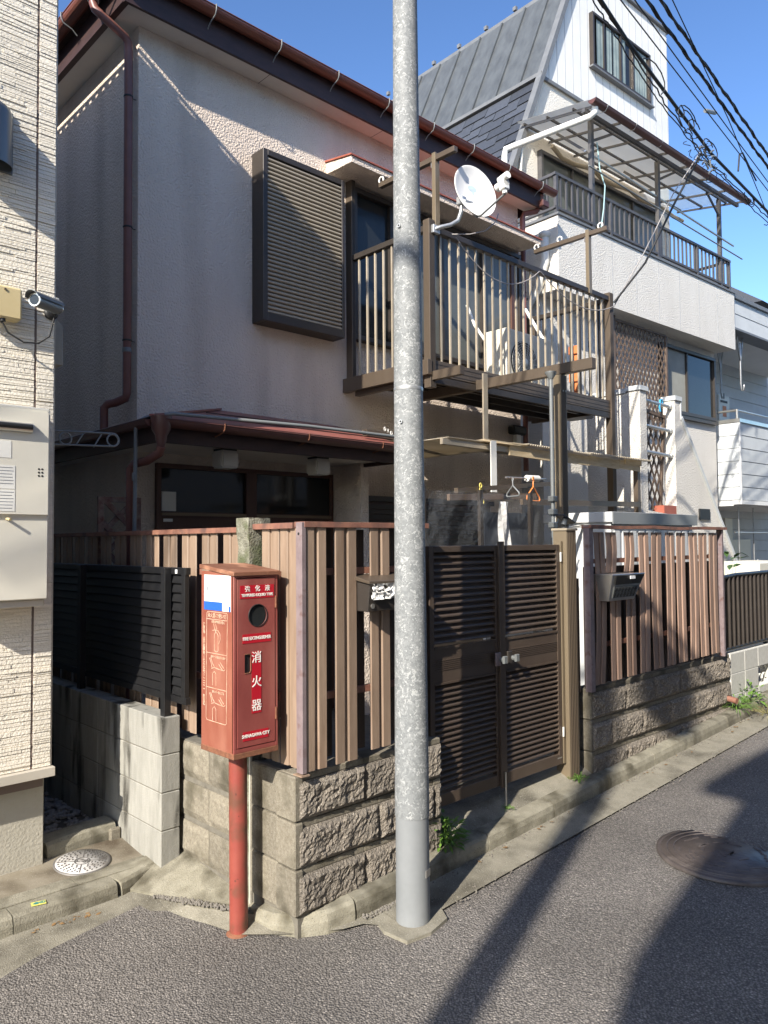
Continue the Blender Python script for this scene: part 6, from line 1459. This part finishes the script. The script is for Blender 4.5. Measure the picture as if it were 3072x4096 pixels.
# main bundle, measured at height ~6 over the street
wire('thick main cable bundle running down the right past the top window', [(-6, 1.6, 6.25), (5.40, 3.18, 6.0), (6.194, 3.32, 5.995), (7.157, 3.46, 6.0), (8.70, 3.675, 6.0), (10.82, 3.837, 6.0), (16, 4.25, 6.1)], .017, twist=0)
wire('thin cable just left of the thick main bundle', [(-6, 1.7, 6.35), (5.4, 3.24, 6.02), (6.3, 3.40, 5.98), (7.2, 3.55, 5.97), (8.6, 3.72, 5.93), (10.6, 3.88, 5.92), (16, 4.3, 6)], .006, jit=.008)
wire('thin cable twisting under the main bundle', [(-6, 1.6, 6.2), (5.6, 3.22, 6.0), (7.1, 3.47, 5.92), (8.6, 3.68, 5.90), (10.8, 3.84, 5.93), (16, 4.25, 6)], .007, jit=.012, seed=3)
wire('long cable with helical wrap, second from the sky side', [(-6, 1.35, 6.2), (5.797, 2.948, 6.0), (9.507, 3.357, 6.0), (16, 4.1, 6.1)], .0105, twist=2)
wire('long cable with helical wrap, uppermost at the right edge', [(-6, 1.25, 6.2), (5.882, 2.87, 6.0), (9.217, 3.251, 6.0), (16, 4.0, 6.1)], .0105, twist=2)
wire('thin straight cable between the main bundle and the wrapped cables', [(-6, 1.5, 6.2), (5.643, 3.091, 6.0), (10.146, 3.591, 6.0), (16, 4.2, 6.1)], .0055)
wire('thin straight cable nearest below the wrapped cables', [(-6, 1.4, 6.2), (5.728, 3.013, 6.0), (8.347, 3.324, 6.0), (12, 3.74, 6.0), (16, 4.15, 6.1)], .0055)
wire('very thin line crossing behind the wrapped cables', [(5.9, 2.9, 6.3), (8.0, 3.2, 5.95), (10.5, 3.62, 5.5), (13, 4.0, 5.2)], .005)
t = thing('cable_tangle', 'messy knot of cable clamps and loops on the overhead bundle', 'cable joint', (8.2, 3.6, 6.0))
rnd = random.Random(4); b = MB()
for k in range(20):
    c_ = Vector((7.75+rnd.random()*1.2, 3.60+rnd.uniform(-.06, .08), 5.90+rnd.uniform(-.22, .08))); r_ = rnd.uniform(.02, .085); ph = rnd.random()*6
    b.tube([c_+Vector((r_*math.cos(a*.6+ph)*1.3, .03*math.sin(a), r_*math.sin(a*.6+ph)*.8)) for a in range(rnd.randint(5, 11))], .004, 5)
stuff(b.build('loops', 'cable', t))
b = MB()
for k in range(12):
    c_ = Vector((7.95+rnd.random()*.6, 3.58+rnd.uniform(-.05, .05), 5.80+rnd.uniform(-.12, .15))); d = Vector((rnd.uniform(-1, 1), 0, rnd.uniform(-1, 1))).normalized()*.045; b.tube([c_-d, c_+d], .010, 6)
b.build('clamps', 'pipe_grey', t)
b = MB()
for k in range(13):
    c_ = Vector((6.3+rnd.random()*5.5, 0, 5.97)); c_.y = 3.20+(c_.x-5.5)*.125; r_ = rnd.uniform(.05, .16); ph = rnd.random()*6
    b.tube([c_+Vector((r_*1.6*math.cos(a*.55+ph), .02, r_*math.sin(a*.55+ph)-.02)) for a in range(8)], .006, 5)
stuff(b.build('slack_loops', 'cable', t))
MB().tube([(8.15, 3.50, 6.22), (8.45, 3.52, 6.32)], .022, 8).build('splice_case', 'pipe_grey', t)
wire('service cable dropping from the knot to the balcony corner', [(8.30, 3.62, 5.85), (8.0, 3.80, 5.25), (7.75, 4.02, 4.6), (7.47, 4.24, 4.16)], .012)
wire('thin pale service cable beside the thick one to the balcony corner', [(8.22, 3.60, 5.82), (7.95, 3.78, 5.35), (7.7, 4.0, 4.7), (7.5, 4.25, 4.14)], .006, m='cable_grey')
wire('loose coil arm of cable at the extreme right edge', [(10.2, 3.75, 6.2), (9.6, 3.68, 6.33), (9.35, 3.62, 6.2), (9.3, 3.62, 5.98)], .010)

# ================================================================ OFF CAMERA CASTERS (real street neighbours)
t = thing('utility_pole', 'concrete utility pole further back along the street', 'utility pole', (-4.2, -.19, -.4))
MB().tube([(-4.2, -.30, -.4), (-4.2, -.30, 4), (-4.2, -.30, 9.5)], .095, 20, r2=.075).build('shaft', 'wood_post', t)
MB().lathe([(.15, 0), (.15, .5), (.001, .55)], 20, (-4.2, -.62, 6.6)).build('transformer', 'galv_plain', t)
for z in (6.25, 8.6): MB().box(-4.23, -4.17, -.9, .4, z+1, z+1.06).build('crossarm', 'galv_plain', t)
t = thing('house', 'pale rendered house on the opposite side of the street', 'house', (4, -4, 0))
MB().prism([(-5.4, -1.25, -.5), (20, -1.25, .3), (20, -1.25, 6.2), (-4.4, -1.25, 6.2), (-5.4, -1.25, 5.4)], (0, -8, 0)).build('wall', 'opp', t)
for k in range(6): MB().box(-3+k*3.6, -1.4+k*3.6, -1.26, -1.2, 3.6, 4.9).build('window', 'glass', t); 
for k in range(6): MB().box(-3+k*3.6, -1.4+k*3.6, -1.26, -1.2, .9, 2.2).build('window', 'glass', t)
MB().prism([(-4.6, -1.05, 6.21), (20.4, -1.05, 6.21), (20.4, -9.6, 6.21), (-4.6, -9.6, 6.21)], (0, 0, .12)).build('roof', 'roof_tile', t)
